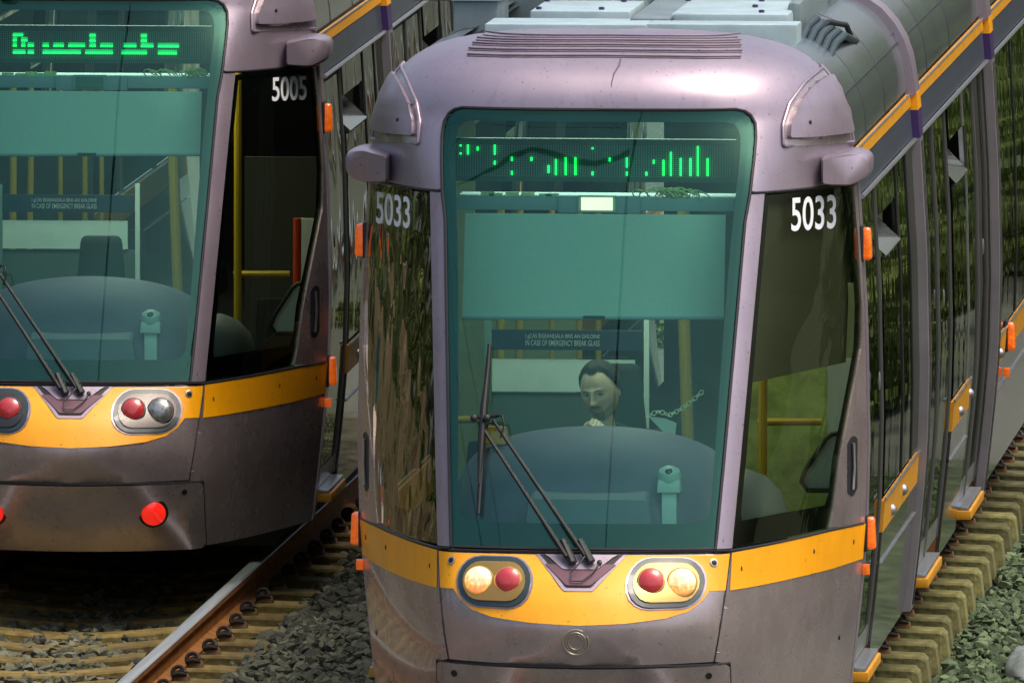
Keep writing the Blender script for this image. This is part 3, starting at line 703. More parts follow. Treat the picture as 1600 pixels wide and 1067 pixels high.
def sx_(z, off=0): return Wz(z) + off
def side(T, s):
    def sp(name, y0, y1, z0, z1, off, m, parent=T, th=.02, ny=1):
        n = max(1, int((z1 - z0) / .12)); mb = MB()
        zs = [z0 + (z1 - z0) * i / n for i in range(n + 1)]
        k = len(mb.v)
        for y in (y0, y1):
            for z in zs: mb.v.append((s * sx_(z, off), y, z))
        for y in (y0, y1):
            for z in zs: mb.v.append((s * sx_(z, off - th), y, z))
        N = n + 1
        for i in range(n):
            mb.f.append((i, i + 1, N + i + 1, N + i)); mb.f.append((2 * N + i, 2 * N + i + 1, 3 * N + i + 1, 3 * N + i))
            mb.f.append((i, i + 1, 2 * N + i + 1, 2 * N + i)); mb.f.append((N + i, N + i + 1, 3 * N + i + 1, 3 * N + i))
        mb.f.append((0, N, 3 * N, 2 * N)); mb.f.append((n, N + n, 3 * N + n, 2 * N + n))
        return mb.build(name, m, parent)
    def trim(mb, y0, y1, z, r=.008, off=.004): mb.tube([(s * sx_(z, off), y0, z), (s * sx_(z, off), y1, z)], r, 6)
    def amberlamp(y, z):
        x = sx_(z, .0); mb = MB(); mb.box(min(s * (x - .01), s * (x + .052)), max(s * (x - .01), s * (x + .052)), y - .035, y + .06, z - .077, z + .077, .006, .01)
        l = mb.build('marker_lamp', amber, T, bevel=.022, seg=4)
        mb = MB(); mb.box(min(s * (x - .012), s * (x + .012)), max(s * (x - .012), s * (x + .012)), y - .04, y + .066, z - .086, z + .086); mb.build('lamp_base', rubber, l, bevel=.008)
    sp('corner_post', .006, .15, .27, 2.76, .004, paint)
    # lamps on the post
    for z in (2.44, 1.075):
        amberlamp(.035, z)
    mb = MB(); mb.box(min(s * 1.18, s * 1.215), max(s * 1.18, s * 1.215), .0, .04, .88, .93); mb.build('reflector', amber, T, bevel=.004)
    def strip_top(y0, y1):
        sp('waist_band', y0, y1, 2.665, 2.815, 0, bandm); sp('yellow_roof_stripe', y0, y1, 2.82, 2.878, .006, yelside)
        sp('gutter', y0, y1, 2.88, 2.9, -.02, rubber)
        mb = MB(); trim(mb, y0, y1, 2.652, .012, .01); trim(mb, y0, y1, 2.881, .005, .008); mb.build('window_head_trim', silver, T)
    def door(y0, y1, leaves=2):
        d = sp('door', y0, y1, .40, 2.64, -.035, rubber, th=.01)
        w = (y1 - y0) / leaves
        for i in range(leaves):
            a, b = y0 + i * w + .03, y0 + (i + 1) * w - .03
            sp('door_glass', a, b, .52, 2.6, -.022, car_glass, d, th=.004)
            sp('kick_plate', a, b, .41, .51, -.02, silver, d, th=.01)
            for yy in (a - .02, b): sp('leaf_edge', yy, yy + .02, .41, 2.62, -.012, mat('leaf_edge_grey', (.2, .2, .2), .3, .6), d, th=.015)
        mb = MB(); yy = (y0 + y1) / 2 + .12; mb.lathe((s * sx_(1.8, .0), yy, 1.72), (s, 0, 0), [(.010, 0), (.010, .006), (.005, .009)], 10, sz=4.5); mb.build('door_handle', silver, d)
        # step
        st = MB(); yn = y0 + .18 ; L = min(1.1, y1 - y0 - .3)
        st.box(min(s * 1.06, s * 1.175), max(s * 1.06, s * 1.175), yn, yn + L, .385, .405); stp = st.build('door_step', silver, T, bevel=.004)
        st = MB(); st.box(min(s * 1.06, s * 1.187), max(s * 1.06, s * 1.187), yn - .012, yn + L + .012, .335, .383); st.build('step_edge', yelside, stp, bevel=.006)
    def bay(y0, y1, ws, hop=None):
        # window strip between y0 and y1 split at ws; stripe and panels below
        sp('skirt_panel', y0, y1, .30, .79, 0, sidem); sp('waist_panel', y0, y1, .805, .945, 0, sidem)
        st = sp('yellow_stripe', y0, y1, .948, 1.10, .002, yelside)
        mb = MB(); trim(mb, y0, y1, .797, .007); trim(mb, y0, y1, 1.108, .007); mb.build('side_trim', silver, T)
        for yy, zz in ((y0 + .6, 1.0), (y0 + 1.4, 1.02)):
            mb = MB(); mb.lathe((s * sx_(zz, .0), yy, zz), (s, 0, 0), [(.03, 0), (.03, .006), (.02, .02), (.008, .026)], 12)
            mb.build('hatch_knob', silver, st)
        edges = [y0] + ws + [y1]
        for a, b in zip(edges, edges[1:]):
            if hop and a <= hop[0] < b:
                h0, h1, hz0, hz1 = hop
                f = MB(); g = sp('side_window', a + .02, b - .02, 1.13, hz0, -.006, car_glass, th=.004)
                sp('window_upper', a + .02, b - .02, hz1, 2.64, -.006, car_glass, g, th=.004)
                if h1 < b - .05: sp('window_rest', h1, b - .02, hz0, hz1, -.006, car_glass, g, th=.004)
                # tilted hopper pane, hinged at its foot and leaning in
                mb = MB(); x0 = sx_(hz0, .012); x1 = sx_(hz1, -.14)
                mb.box(0, 1, 0, 1, 0, 1); vv = []
                for (xx, yy, zz) in mb.v:
                    X = x0 + (x1 - x0) * zz - .006 * xx; vv.append((s * X, h0 + .02 + (h1 - h0 - .04) * yy, hz0 + (hz1 - hz0) * .75 * zz + .006 * xx))
                mb.v = vv; mb.build('hopper_pane', mat('hopper_glass', (.5, .56, .56), .08, .8), g)
                mb = MB(); mb.tube([(s * sx_(hz0, .0), h0, hz0 - .008), (s * sx_(hz0, .0), h1, hz0 - .008)], .008, 6); mb.tube([(s * sx_(hz0, .0), h1, hz0), (s * sx_(hz1, .0), h1, hz1)], .006, 6); mb.build('hopper_frame', rubber, g)
            else: sp('side_window', a + .02, b - .02, 1.13, 2.64, -.006, car_glass, th=.004)
            if b != y1: sp('window_divider', b - .02, b + .02, 1.12, 2.645, .0, rubber if random.random() < .5 else silver, th=.03)
    def rib(y0, y1):
        sp('module_rib', y0, y1, .3, 2.66, .035, mat('rib_grey', (.30, .28, .30), .3, .5, .08, 4), th=.09)
        for yy in (y0 + .1, y1 - .08): sp('rib_groove', yy, yy + .012, .32, 2.64, .038, rubber, th=.01)
        sp('rib_purple_band', y0, y1, 2.66, 2.80, .036, purple, th=.09); sp('rib_yellow_band', y0, y1, 2.80, 2.885, .038, yellow, th=.09)
    door(.16, 1.32, 1); strip_top(.15, 3.88); bay(1.34, 3.86, [2.58, 3.3], (1.42, 2.5, 2.27, 2.47)); rib(3.88, 4.14)
    strip_top(4.16, 9.75); sp('skirt_panel', 4.16, 4.5, .3, 2.64, 0, sidem); door(4.52, 6.55); bay(6.6, 8.0, [7.75], (6.72, 7.72, 2.22, 2.45)); door(8.02, 9.6); sp('skirt_panel', 9.6, 9.75, .3, 2.64, 0, sidem)
    rib(9.77, 10.05); strip_top(10.07, 16); bay(10.1, 16, [12.0, 14.0])
    amberlamp(11.2, 1.05)
    mb = MB(); mb.box(min(s * 1.18, s * 1.215), max(s * 1.18, s * 1.215), 11.15, 11.2, .83, .88); mb.build('reflector', amber, T, bevel=.004)
    # roof cowl segments
    PR = [(1.128, 2.90), (1.122, 2.98), (1.108, 3.05), (1.08, 3.13), (1.035, 3.21), (.97, 3.285), (.89, 3.34), (.80, 3.375), (.74, 3.385)]
    segs = [.012, .95, 2.3, 3.9, 5.4, 7.2, 9.8, 12, 14, 16]
    for a, b in zip(segs, segs[1:]):
        mb = MB(); n = len(PR)
        mb.grid(lambda u, v: (s * PR[v][0], a + .006 + (b - a - .012) * u, PR[v][1]), [0, 1], range(n))
        mb.grid(lambda u, v: (s * (PR[v][0] - .02), a + .006 + (b - a - .012) * u, PR[v][1] - .02), [0, 1], range(n))
        c = mb.build('roof_cowl', cowlm, T, ang=60)
        sb = MB(); sb.tube([(s * (p[0] - .004), b, p[1] - .002) for p in PR], .007, 6)
        sb.tube([(s * 1.082, a, 3.133), (s * 1.082, b, 3.133)], .004, 6); sb.build('cowl_joint', rubber, c)
    for y0, y1 in ((3.86, 4.16), (9.75, 10.07)):
        mb = MB(); pr = [(1.175, 2.885)] + [(p[0] + .035, p[1] + .02) for p in PR[1:]]
        n = len(pr)
        mb.grid(lambda u, v: (s * pr[v][0], y0 + (y1 - y0) * u, pr[v][1]), [0, .5, 1], range(n))
        mb.grid(lambda u, v: (s * (pr[v][0] - .06 * u), y0, pr[v][1] - .05 * u), [0, 1], range(n)); mb.grid(lambda u, v: (s * (pr[v][0] - .06 * u), y1, pr[v][1] - .05 * u), [0, 1], range(n))
        mb.build('roof_hoop', paint, T, ang=60)

def roof(T):
    # roof deck, equipment
    mb = MB(); mb.box(-.86, .86, .02, 16, 3.10, 3.14); mb.build('roof_deck', greyeq, T)
    def bx(name, px0, px1, y0, y1, z0, z1, m, bev=.01, tx=0, ty=0):
        a = U(px0, 20, y0)[0]; b = U(px1, 20, y0)[0]; q = MB(); q.box(a, b, y0, y1, z0, z1, tx, ty); return q.build(name, m, T, bevel=bev)
    def screws(o, pts, y, z):
        for p, yy in pts:
            q = MB(); q.lathe((U(p, 20, yy)[0], yy, z), (0, 0, 1), [(.014, 0), (.014, .012), (.006, .014)], 8); q.build('screw', purple, o)
    a = bx('roof_box', 757, 1010, .30, .75, 3.12, 3.446, white_p)
    a = bx('roof_box', 1010, 1246, .35, .62, 3.12, 3.447, white_p)
    a = bx('roof_box', 708, 778, 1.15, 1.7, 3.12, 3.50, greyeq, .012); bx('roof_box_lid', 704, 782, 1.13, 1.75, 3.50, 3.525, white_p, .006)
    a = bx('roof_hatch', 828, 985, .95, 1.75, 3.2, 3.468, white_p, .012, .0, .0); screws(a, ((842, 1.05), (940, 1.05), (855, 1.65), (975, 1.65)), 0, 3.468)
    a = bx('roof_hatch', 1048, 1232, .9, 1.95, 3.2, 3.462, white_p, .02); screws(a, ((1075, 1.85), (1190, 1.85), (1190, 1.0), (1180, 1.4)), 0, 3.462)
    a = bx('roof_rail', 985, 1045, .62, 2.5, 3.44, 3.455, greyeq, .004)
    a = bx('roof_duct', 1020, 1246, 2.0, 2.5, 3.15, 3.54, white_p, .06)
    a = bx('roof_box', 1230, 1252, 1.2, 3.0, 3.15, 3.5, greyeq, .03)
    # pleated cover
    q = MB(); x0 = U(868, 15, 1.9)[0]; x1 = U(1010, 15, 1.9)[0]; n = 18
    q.grid(lambda u, v: (x0 + (x1 - x0) * u / n, 1.85 + v * .5, 3.42 + (.05 if u % 2 else 0) + v * .03), range(n + 1), range(3)); q.build('pleated_cover', greyeq, T, smooth=False)
    bx('roof_container', 770, 1300, 3.0, 6.5, 3.1, 3.62, greyeq, .02); bx('roof_container', 640, 1300, 7.5, 12, 3.1, 3.6, greyeq, .02)
    hm_ = mat('hose_dark', (.03, .05, .055), .45, bump=.3, bscale=80)
    for i in range(5):
        x = U(1243 + i * 11, 50, .6)[0]
        q = MB(); q.tube([(x + .02, .45, 3.12), (x + .005, .55, 3.24 - .012 * i), (x + .01, .72, 3.335 - .02 * i), (x + .03, .95, 3.40 - .02 * i), (x + .04, 1.4, 3.41 - .02 * i), (x + .04, 2.2, 3.25)], .019, 10); q.build('roof_hose', hm_, T)
    q = MB(); q.tube([(.84, 1.0, 3.34), (.92, 1.3, 3.40), (.98, 1.7, 3.36), (1.0, 2.2, 3.2)], .014, 8); q.build('roof_cable', rubber, T)
    mb = MB(); mb.box(-.98, .98, .2, 16, .3, .35); mb.box(-.55, .55, -1.2, .2, .3, .35); mb.box(-.9, .9, .1, 3.8, .12, .3); mb.build('underframe', under, T)
    for y in (1.8, 3.4, 11.5, 13.2):
        for s in (1, -1):
            q = MB(); q.lathe((s * .66, y, .27), (s, 0, 0), [(.2, 0), (.32, .0), (.32, .02), (.29, .03), (.29, .1), (.1, .11)], 28); q.build('wheel', mat('wheel_steel', (.05, .045, .04), .5, .7), T)

gA = [(-1, (588, 299, 641, 349, 9)), (1, (1236, 309, 1306, 362, -5))]
def beq(x, y): return (x + 1040 - 2928) / .877 + 2928, (y - 20 + 1415) / .877 - 1415
# lit dots
z2 = lambda x: x / 2.857 + 520
zy = lambda y: y / 2.857
LA = [(567, [(648, 650), (686, 688)]), (606, [(648, 687)]), (646, [(658, 675)]), (725, [(655, 690), (725, 735)]), (804, [(705, 718), (775, 785)]), (883, [(705, 715)]), (962, [(745, 778)]),
      (1001, [(715, 785)]), (1041, [(705, 785)]), (1080, [(705, 785)]), (1159, [(657, 667), (775, 785)]), (1238, [(705, 715)]), (1317, [(705, 745), (775, 785)]), (1396, [(775, 785)]), (1435, [(715, 725)]),
      (1475, [(715, 785)]), (1514, [(675, 785)]), (1554, [(705, 785)]), (1593, [(705, 785)]), (1634, [(655, 785)]), (1674, [(705, 785)])]
LA = [(z2(x), [(zy(a), zy(b)) for a, b in sp]) for x, sp in LA]
bx1 = lambda x: beq(x / 2.857, 60)[0]
LB = [(2, [(48, 92), (400, 415), (630, 645)]), (5, [(48, 62), (92, 108), (400, 415), (630, 645)]),
      (8, [(48, 62), (92, 100), (120, 135), (190, 205), (235, 275), (305, 370), (400, 415), (445, 490), (550, 600), (630, 675), (700, 790)]),
      (12, [(48, 100), (120, 135), (190, 350), (375, 490), (540, 650), (700, 780)])]
LB = [(r, [(bx1(a), bx1(b)) for a, b in sp]) for r, sp in LB]
MAT['clear'] = glass('lamp_cover_glass', (.85, .85, .85), (.25, .25, .25), 1.3)

TA = empty('tram', (X0, Y0, 0)); tag(TA, 'lilac and silver tram numbered 5033 with headlights lit and a driver in its cab', 'tram')
b1 = beq(424, 118); b2 = beq(476, 156)
XB = wray(182, 600, Y0 + 9.5)[0]
# the left tram's headlight pair must sit at the photo's place: nose centre pinned, body turned slightly
TBm = empty('tram', (XB - .055, Y0 + 9.5, -.10), rad(.9)); tag(TBm, 'empty-cabbed tram numbered 5005 with green destination text and red tail lamps, unlit headlights', 'tram')
cab_and_body(TA, '5033', gA, None, 497, True)
cab_and_body(TBm, '5005', [(1, (b1[0], b1[1], b2[0], b2[1], -4)), (-1, (595, 304, 630, 340, 7))], None, 449, False)
interior(TA, LA, [], 497, True)
interior(TBm, [], LB, 449, False)
for T in (TA, TBm):
    roof(T)
    for s in (1, -1): side(T, s)
# overhead wire mirrored in the right tram's dome, painted on as a dark streak
mb = MB(); pts = [(975, 76), (972, 92), (966, 103), (960, 116), (957, 130), (956, 150)]
mb.tube([SP(x + random.uniform(-2, 2), y, .0005) for x, y in pts], [.004, .005, .006, .005, .003, .001], 6, flat=.3); mb.build('wire_mirror_streak', streak_dark, TA)


# ---------------------------------------------------------------- the driver
skin = mat('skin', (.95, .62, .46), .55, 0, .08, 30); hairm = mat('hair', (.03, .02, .015), .7, 0, .3, 60); cloth = mat('black_hoodie', (.012, .014, .016), .9, 0, .2, 20)
beardm = mat('stubble', (.12, .075, .05), .8, 0, .3, 120); eyem = mat('eye_dark', (.02, .015, .012), .3)
hx_, hz_ = U(938, 611, -.1)
Hc = Vector((hx_, -.1, hz_)); HS = 1.07
Rh = Matrix.Rotation(rad(-15), 3, 'Z') @ Matrix.Rotation(rad(12), 3, 'X') @ Matrix.Rotation(rad(-7), 3, 'Y')
def gs(v, c, s_): return math.exp(-((v - c) / s_) ** 2)
def headpt(th, ph, off=0):           # th around (0 = front), ph up
    sx, sy, sz = math.sin(th) * math.cos(ph), -math.cos(th) * math.cos(ph), math.sin(ph)
    x, y, z = .083 * sx, .100 * sy, .128 * sz
    if sz < 0: x *= 1 - .30 * (-sz) ** 1.6; y = y * (1 - .10 * -sz) + (.022 * (-sz) ** 2 if sy > 0 else -.006 * (-sz))
    if sy > 0: y *= 1.08; z = z if sz > -.2 else z * (1 - .25 * sy)
    if sy < 0:
        f = -sy
        n_ = gs(x, 0, .0105 + .006 * gs(z, -.026, .012)) * (max(0, min(1, (.040 - z) / .062)) if z > -.03 else math.exp(-((z + .03) / .007) ** 2))
        y -= .032 * n_ * f; y -= .006 * f * gs(x, 0, .009) * gs(z, -.024, .008); y -= .007 * f * (gs(x, .0135, .006) + gs(x, -.0135, .006)) * gs(z, -.030, .007)
        y += .015 * f * (gs(x, .031, .015) + gs(x, -.031, .015)) * gs(z, .008, .012)
        y -= .008 * f * (gs(x, .029, .020) + gs(x, -.029, .020)) * gs(z, .028, .007)
        y -= .006 * f * gs(x, 0, .024) * (gs(z, -.052, .0055) + 1.1 * gs(z, -.065, .006)); y += .004 * f * gs(x, 0, .026) * gs(z, -.0585, .0025)
        y -= .009 * f * gs(x, 0, .022) * gs(z, -.098, .014); y += .004 * gs(x, 0, .03) * gs(z, -.080, .006)
        y -= .006 * (gs(x, .048, .018) + gs(x, -.048, .018)) * gs(z, -.018, .018)
    p = Vector((x, y, z)); 
    if off: p += p.normalized() * off
    return Hc + (Rh @ (p * HS))
def sphere_part(mb, t0, t1, p0, p1, off, nt=60, np_=44, f=None):
    mb.grid(lambda u, v: headpt(rad(t0 + (t1 - t0) * u / nt), rad(p0 + (p1 - p0) * v / np_), off if f is None else f(t0 + (t1 - t0) * u / nt, p0 + (p1 - p0) * v / np_)), range(nt + 1), range(np_ + 1))
def masked(m, k):
    n, l = m.node_tree.nodes, m.node_tree.links; o = n['Material Output']; t = n.new('ShaderNodeBsdfTransparent'); mx = n.new('ShaderNodeMixShader'); at = n.new('ShaderNodeAttribute'); at.attribute_name = 'mask'
    tc = n.new('ShaderNodeTexCoord'); no = n.new('ShaderNodeTexNoise'); no.inputs['Scale'].default_value = 260; a = n.new('ShaderNodeMath'); a.operation = 'MULTIPLY_ADD'; a.inputs[1].default_value = .7; a.inputs[2].default_value = -.35
    b = n.new('ShaderNodeMath'); b.operation = 'ADD'; b.use_clamp = True; c = n.new('ShaderNodeMath'); c.operation = 'MULTIPLY'; c.inputs[1].default_value = k
    g = n.new('ShaderNodeMath'); g.operation = 'MULTIPLY'
    l.new(tc.outputs['Object'], no.inputs[0]); l.new(no.outputs[0], a.inputs[0]); l.new(a.outputs[0], b.inputs[0]); l.new(at.outputs['Fac'], b.inputs[1]); l.new(b.outputs[0], g.inputs[0]); l.new(at.outputs['Fac'], g.inputs[1])
    l.new(g.outputs[0], c.inputs[0]); l.new(c.outputs[0], mx.inputs[0]); l.new(t.outputs[0], mx.inputs[1]); l.new(n['Principled BSDF'].outputs[0], mx.inputs[2]); l.new(mx.outputs[0], o.inputs[0])
masked(hairm, 1.0); masked(beardm, .62)
def shell(name, m, t0, t1, p0, p1, off, mask, nt, np_):
    b = MB(); sphere_part(b, t0, t1, p0, p1, 0, nt, np_, off); o = b.build(name, m, raw, ang=180); at = o.data.attributes.new('mask', 'FLOAT', 'POINT'); k = 0
    vals = [mask(t0 + (t1 - t0) * u / nt, p0 + (p1 - p0) * v / np_) for u in range(nt + 1) for v in range(np_ + 1)]
    at.data.foreach_set('value', vals); return o
def sm_(a, b, x): x = max(0, min(1, (x - a) / (b - a))); return x * x * (3 - 2 * x)
mb = MB(); sphere_part(mb, -180, 180, -89.5, 89.5, 0, 84, 66)
# ears, neck, torso, arms, hands: overlapping volumes fused into one skin below
for s in (1, -1):
    c = Hc + Rh @ Vector((s * .080, .012, -.004)); mb.lathe(c - Rh @ Vector((s * .006, 0, 0)), Rh @ Vector((s * .8, .35, .0)), [(.012, 0), (.019, .008), (.021, .016), (.016, .020), (.004, .018)], 14, sx=.75, sz=1.6)
sh = Hc + Vector((.01, .06, -.30))
mb.tube([Hc + Vector((.0, .03, -.05)), Hc + Vector((.006, .045, -.13)), Hc + Vector((.01, .06, -.20)), sh + Vector((0, 0, .02))], [.056, .055, .060, .085], 20)
mb.tube([sh + Vector((0, 0, .06)), sh + Vector((0, 0, .0)), sh + Vector((0, 0, -.1)), sh + Vector((0, .02, -.3)), sh + Vector((0, .04, -.5))], [.07, .13, .165, .15, .16], 24)
mb.tube([sh + Vector((-.20, 0, -.03)), sh + Vector((0, 0, -.0)), sh + Vector((.20, 0, -.03))], [.06, .08, .06], 16)
wr1, wr2 = Hc + Vector((-.035, -.20, -.222)), Hc + Vector((.16, -.20, -.36))
def arm(s, w): return [sh + Vector((s * .19, 0, -.04)), sh + Vector((s * .25, -.02, -.30)), w]
for s, w in ((-1, wr1), (1, wr2)): mb.tube([arm(s, w)[0], arm(s, w)[1]], [.052, .042], 14); mb.tube([arm(s, w)[1], w], [.043, .028], 14)
HB = MB()
def hand(mb, w, d, side, curl):
    d = d.normalized(); lat = side.normalized(); up = lat.cross(d).normalized()
    mb.tube([w - d * .01, w + d * .035, w + d * .085], [.026, .034, .034], 14, flat=.55)
    for i, (ln, o_) in enumerate(((.070, -.027), (.078, -.009), (.073, .009), (.058, .027))):
        b = w + d * .082 + lat * o_; pts = [b - d * .02, b]; ang = .25
        for fr, c_ in ((.44, curl), (.32, curl * 1.2), (.24, curl * .8)):
            ang += c_; b = b + (d * math.cos(ang) - up * math.sin(ang)) * ln * fr; pts.append(b)
        mb.tube(pts, [.0095, .0098, .0088, .0078, .0062], 10)
    b = w + d * .02 - lat * .028; mb.tube([b, b + d * .025 - lat * .018 - up * .006, b + d * .05 - lat * .018 - up * .018, b + d * .068 - lat * .006 - up * .022], [.014, .011, .0095, .007], 10)
hand(mb, wr1, Vector((.45, -.25, .95)), Vector((.9, .1, -.4)), .75)
hand(mb, wr2, Vector((-.9, -.3, .1)), Vector((.1, -.9, .3)), .45)
raw = mb.build('person', skin, None, smooth=True)
rm = raw.modifiers.new('r', 'REMESH'); rm.mode = 'VOXEL'; rm.voxel_size = .0032; rm.use_smooth_shade = True
sm = raw.modifiers.new('s', 'SMOOTH'); sm.iterations = 2; sm.factor = .5
me = bpy.data.meshes.new_from_object(raw.evaluated_get(bpy.context.evaluated_depsgraph_get()))
raw.modifiers.clear(); old = raw.data; raw.data = me; bpy.data.meshes.remove(old)
raw.location = (X0, Y0, 0); me.shade_smooth()
tag(raw, 'bearded driver in a black top, seated behind the windscreen of the 5033 tram', 'person')
def hline(t):
    a = abs(t); return 46 + 5 * math.exp(-((a - 32) / 14) ** 2) + 1.5 * math.sin(t * .6) if a < 55 else (46 - (a - 55) * 1.25 if a < 88 else max(-22, 5 - (a - 88) * 1.6))
shell('hair', hairm, -180, 180, -34, 89.5, lambda t, p: .002 + .013 * sm_(hline(t) - 2, hline(t) + 16, p) * (1 + .12 * math.sin(t * .35) * math.sin(p * .5)), lambda t, p: sm_(hline(t) - 3, hline(t) + 6, p) * 1.4, 120, 70)
def bmask(t, p):
    a = abs(t); chin = sm_(-31, -38, p) * sm_(-80, -70, p) * sm_(42, 26, a); jaw = .55 * sm_(-34 + (a - 20) * .5 + 3, -34 + (a - 20) * .5 - 8, p) * sm_(75, 50, a) * (a > 20)
    tache = sm_(26, 17, a) * sm_(-17, -20, p) * sm_(-26.5, -24, p); side_ = .8 * math.exp(-((a - 22) / 5) ** 2) * sm_(-20, -26, p) * sm_(-44, -36, p)
    return min(1, max(chin, jaw, tache, side_))
shell('beard', beardm, -95, 95, -80, -8, lambda t, p: .0012 + .0015 * bmask(t, p), bmask, 110, 80)
for s in (1, -1):
    mb = MB(); mb.tube([Hc + Rh @ (Vector((s * x, y, z)) * HS) for x, y, z in ((.014, -.101, .026), (.028, -.099, .031), (.046, -.086, .025))], [.0018, .0026, .0012], 6); mb.build('eyebrow', mat('brow_brown', (.10, .06, .04), .8), raw)
    mb = MB(); mb.tube([Hc + Rh @ (Vector((s * x, y, z)) * HS) for x, y, z in ((.019, -.0855, .008), (.031, -.0865, .0095), (.043, -.079, .007))], [.0016, .0040, .0016], 8); mb.build('eye', eyem, raw)
mb = MB(); mb.tube([Hc + Rh @ (Vector((x, y, z)) * HS) for x, y, z in ((-.024, -.088, -.0600), (0, -.099, -.0585), (.024, -.088, -.0600))], [.0015, .0026, .0015], 6); mb.build('lips', mat('lips', (.55, .26, .20), .5), raw)
mb = MB()
mb.tube([sh + Vector((0, 0, .085)), sh + Vector((0, 0, .03)), sh + Vector((0, 0, -.1)), sh + Vector((0, .02, -.3)), sh + Vector((0, .04, -.5))], [.088, .15, .19, .175, .18], 26)
mb.tube([sh + Vector((-.22, 0, -.045)), sh + Vector((-.1, 0, .0)), sh + Vector((.1, 0, .0)), sh + Vector((.22, 0, -.045))], [.07, .088, .088, .07], 18)
for s, w in ((-1, wr1), (1, wr2)):
    q_ = arm(s, w); mb.tube([q_[0], q_[1]], [.070, .06], 14); mb.tube([q_[1] + Vector((0, .0, -.01)), q_[1].lerp(w, .93)], [.062, .038], 14)
mb.tube([sh + Vector((.105 * math.cos(a), .10 * math.sin(a) * .9 + .01, .085 + .03 * math.sin(a))) for a in [i * math.pi / 8 - .9 for i in range(15)]], [.02] + [.032] * 13 + [.02], 12)
hd = mb.build('hoodie', cloth, None); hm = hd.modifiers.new('r', 'REMESH'); hm.mode = 'VOXEL'; hm.voxel_size = .009
sm = hd.modifiers.new('s', 'SMOOTH'); sm.iterations = 3
me = bpy.data.meshes.new_from_object(hd.evaluated_get(bpy.context.evaluated_depsgraph_get())); hd.modifiers.clear(); hd.data = me; me.shade_smooth(); hd.parent = raw
# chain with a paper tag hanging beside the driver, orange case on the dash
cm = mat('chain_pale', (.75, .75, .55), .4)
mb = MB(); c0, c1, c2 = U(1098, 611, -.55), U(1045, 649, -.55), U(1012, 651, -.55)
pts = []
for i in range(12): t = i / 11; pts.append((c0[0] + (c1[0] - c0[0]) * t, c0[1] + (c1[1] - c0[1]) * t - .012 * math.sin(math.pi * t)))
for i in range(1, 6): t = i / 5; pts.append((c1[0] + (c2[0] - c1[0]) * t, c1[1] + (c2[1] - c1[1]) * t + .02 * math.sin(math.pi * t)))
for i, (a, b) in enumerate(zip(pts, pts[1:])):
    A, B = Vector((a[0], -.55, a[1])), Vector((b[0], -.55, b[1])); d = (B - A); m_ = (A + B) / 2; d2 = d * .62
    n_ = Vector((0, 1, 0)).cross(d).normalized() if i % 2 == 0 else (Vector((0, 1, 0)) + .5 * Vector((0, 1, 0)).cross(d).normalized()).normalized()
    ww = .010 if i % 2 == 0 else .009
    mb.tube([m_ + d2 * math.cos(q) + n_ * ww * math.sin(q) for q in [k * math.pi / 5 for k in range(11)]], .0026, 5, cap=False)
ch = mb.build('safety_chain', cm, None); ch.location = (X0, Y0, 0)
tag(ch, 'pale link chain with a paper tag, strung beside the driver inside the cab', 'chain')
mb = MB(); tg = [U(*p, -.54) for p in ((1012, 650), (1040, 654), (1057, 661), (1055, 680), (1038, 676))]
k = 5; mb.v = [(x, -.54, z) for x, z in tg] + [(x, -.536, z) for x, z in tg]; mb.f = [(0, 1, 2, 3, 4), (9, 8, 7, 6, 5)] + [(i, (i + 1) % 5, 5 + (i + 1) % 5, 5 + i) for i in range(5)]
mb.build('paper_tag', mat('tag_paper', (.75, .82, .72), .7), ch, smooth=False)
a = U(748, 693, -.9); b = U(795, 666, -.9)
mb = MB(); mb.box(a[0], b[0], -.95, -.85, a[1], b[1], .012, .02); oc = mb.build('orange_case', orange, None, bevel=.012); oc.location = (X0, Y0, 0)
tag(oc, 'small orange case on the dashboard behind the wiper joint', 'case')
mb = MB(); mb.tube([((a[0] + b[0]) / 2 - .03, -.95, b[1] - .004), ((a[0] + b[0]) / 2 - .02, -.95, b[1] + .02), ((a[0] + b[0]) / 2 + .02, -.95, b[1] + .02), ((a[0] + b[0]) / 2 + .03, -.95, b[1] - .004)], .005, 6); mb.build('handle', boltm, oc)


# ---------------------------------------------------------------- ground, track, ballast
XL = wray(178, 600, Y0 + 9.5)[0]
gsoil = mat('ground_soil', (.018, .024, .008), .95, 0, 0, 1.2, col2=(.09, .085, .035), bump=.6, bscale=14)
mb = MB(); mb.quad((-400, -100, -.52), (400, -100, -.52), (400, 900, -.52), (-400, 900, -.52)); g = mb.build('ground', gsoil, None, smooth=False); tag(g, kind='structure')
stone_bed = mat('ballast_bed', (.04, .045, .035), .95, 0, 0, 22, col2=(.13, .14, .11), bump=1.0, bscale=30)
mb = MB()
def bh(X):       # ballast height across the line
    t = [(XL - 6, -.5), (XL - 1.8, -.30), (XL - 1.1, -.24), (XL - .75, -.27), (XL + .3, -.278), (XL + .7, -.26), (XL + .85, -.30), (XL + 1.0, -.265), (XL + 1.2, -.20), (XL + 1.5, -.17), (X0 - 1.3, -.18), (X0 - .8, -.24), (X0 + .85, -.34), (X0 + 1.08, -.33), (X0 + 1.2, -.30), (X0 + 2.2, -.36), (X0 + 6, -.5)]
    return lerp_tab(t, X)
xs = [XL - 6 + i * .25 for i in range(int((X0 - XL + 12) / .25) + 1)]
mb.grid(lambda x, y: (x, y, bh(x) - .045), xs, [-20 + i * 10 for i in range(20)]); b_ = mb.build('track_bed', stone_bed, None); tag(b_, kind='structure')
conc = mat('sleeper_concrete', (.12, .085, .018), .9, 0, 0, 12, col2=(.30, .215, .06), bump=.3, bscale=35)
concd = mat('sleeper_concrete_mossy', (.06, .06, .015), .9, 0, 0, 14, col2=(.24, .225, .08), bump=.3, bscale=35)
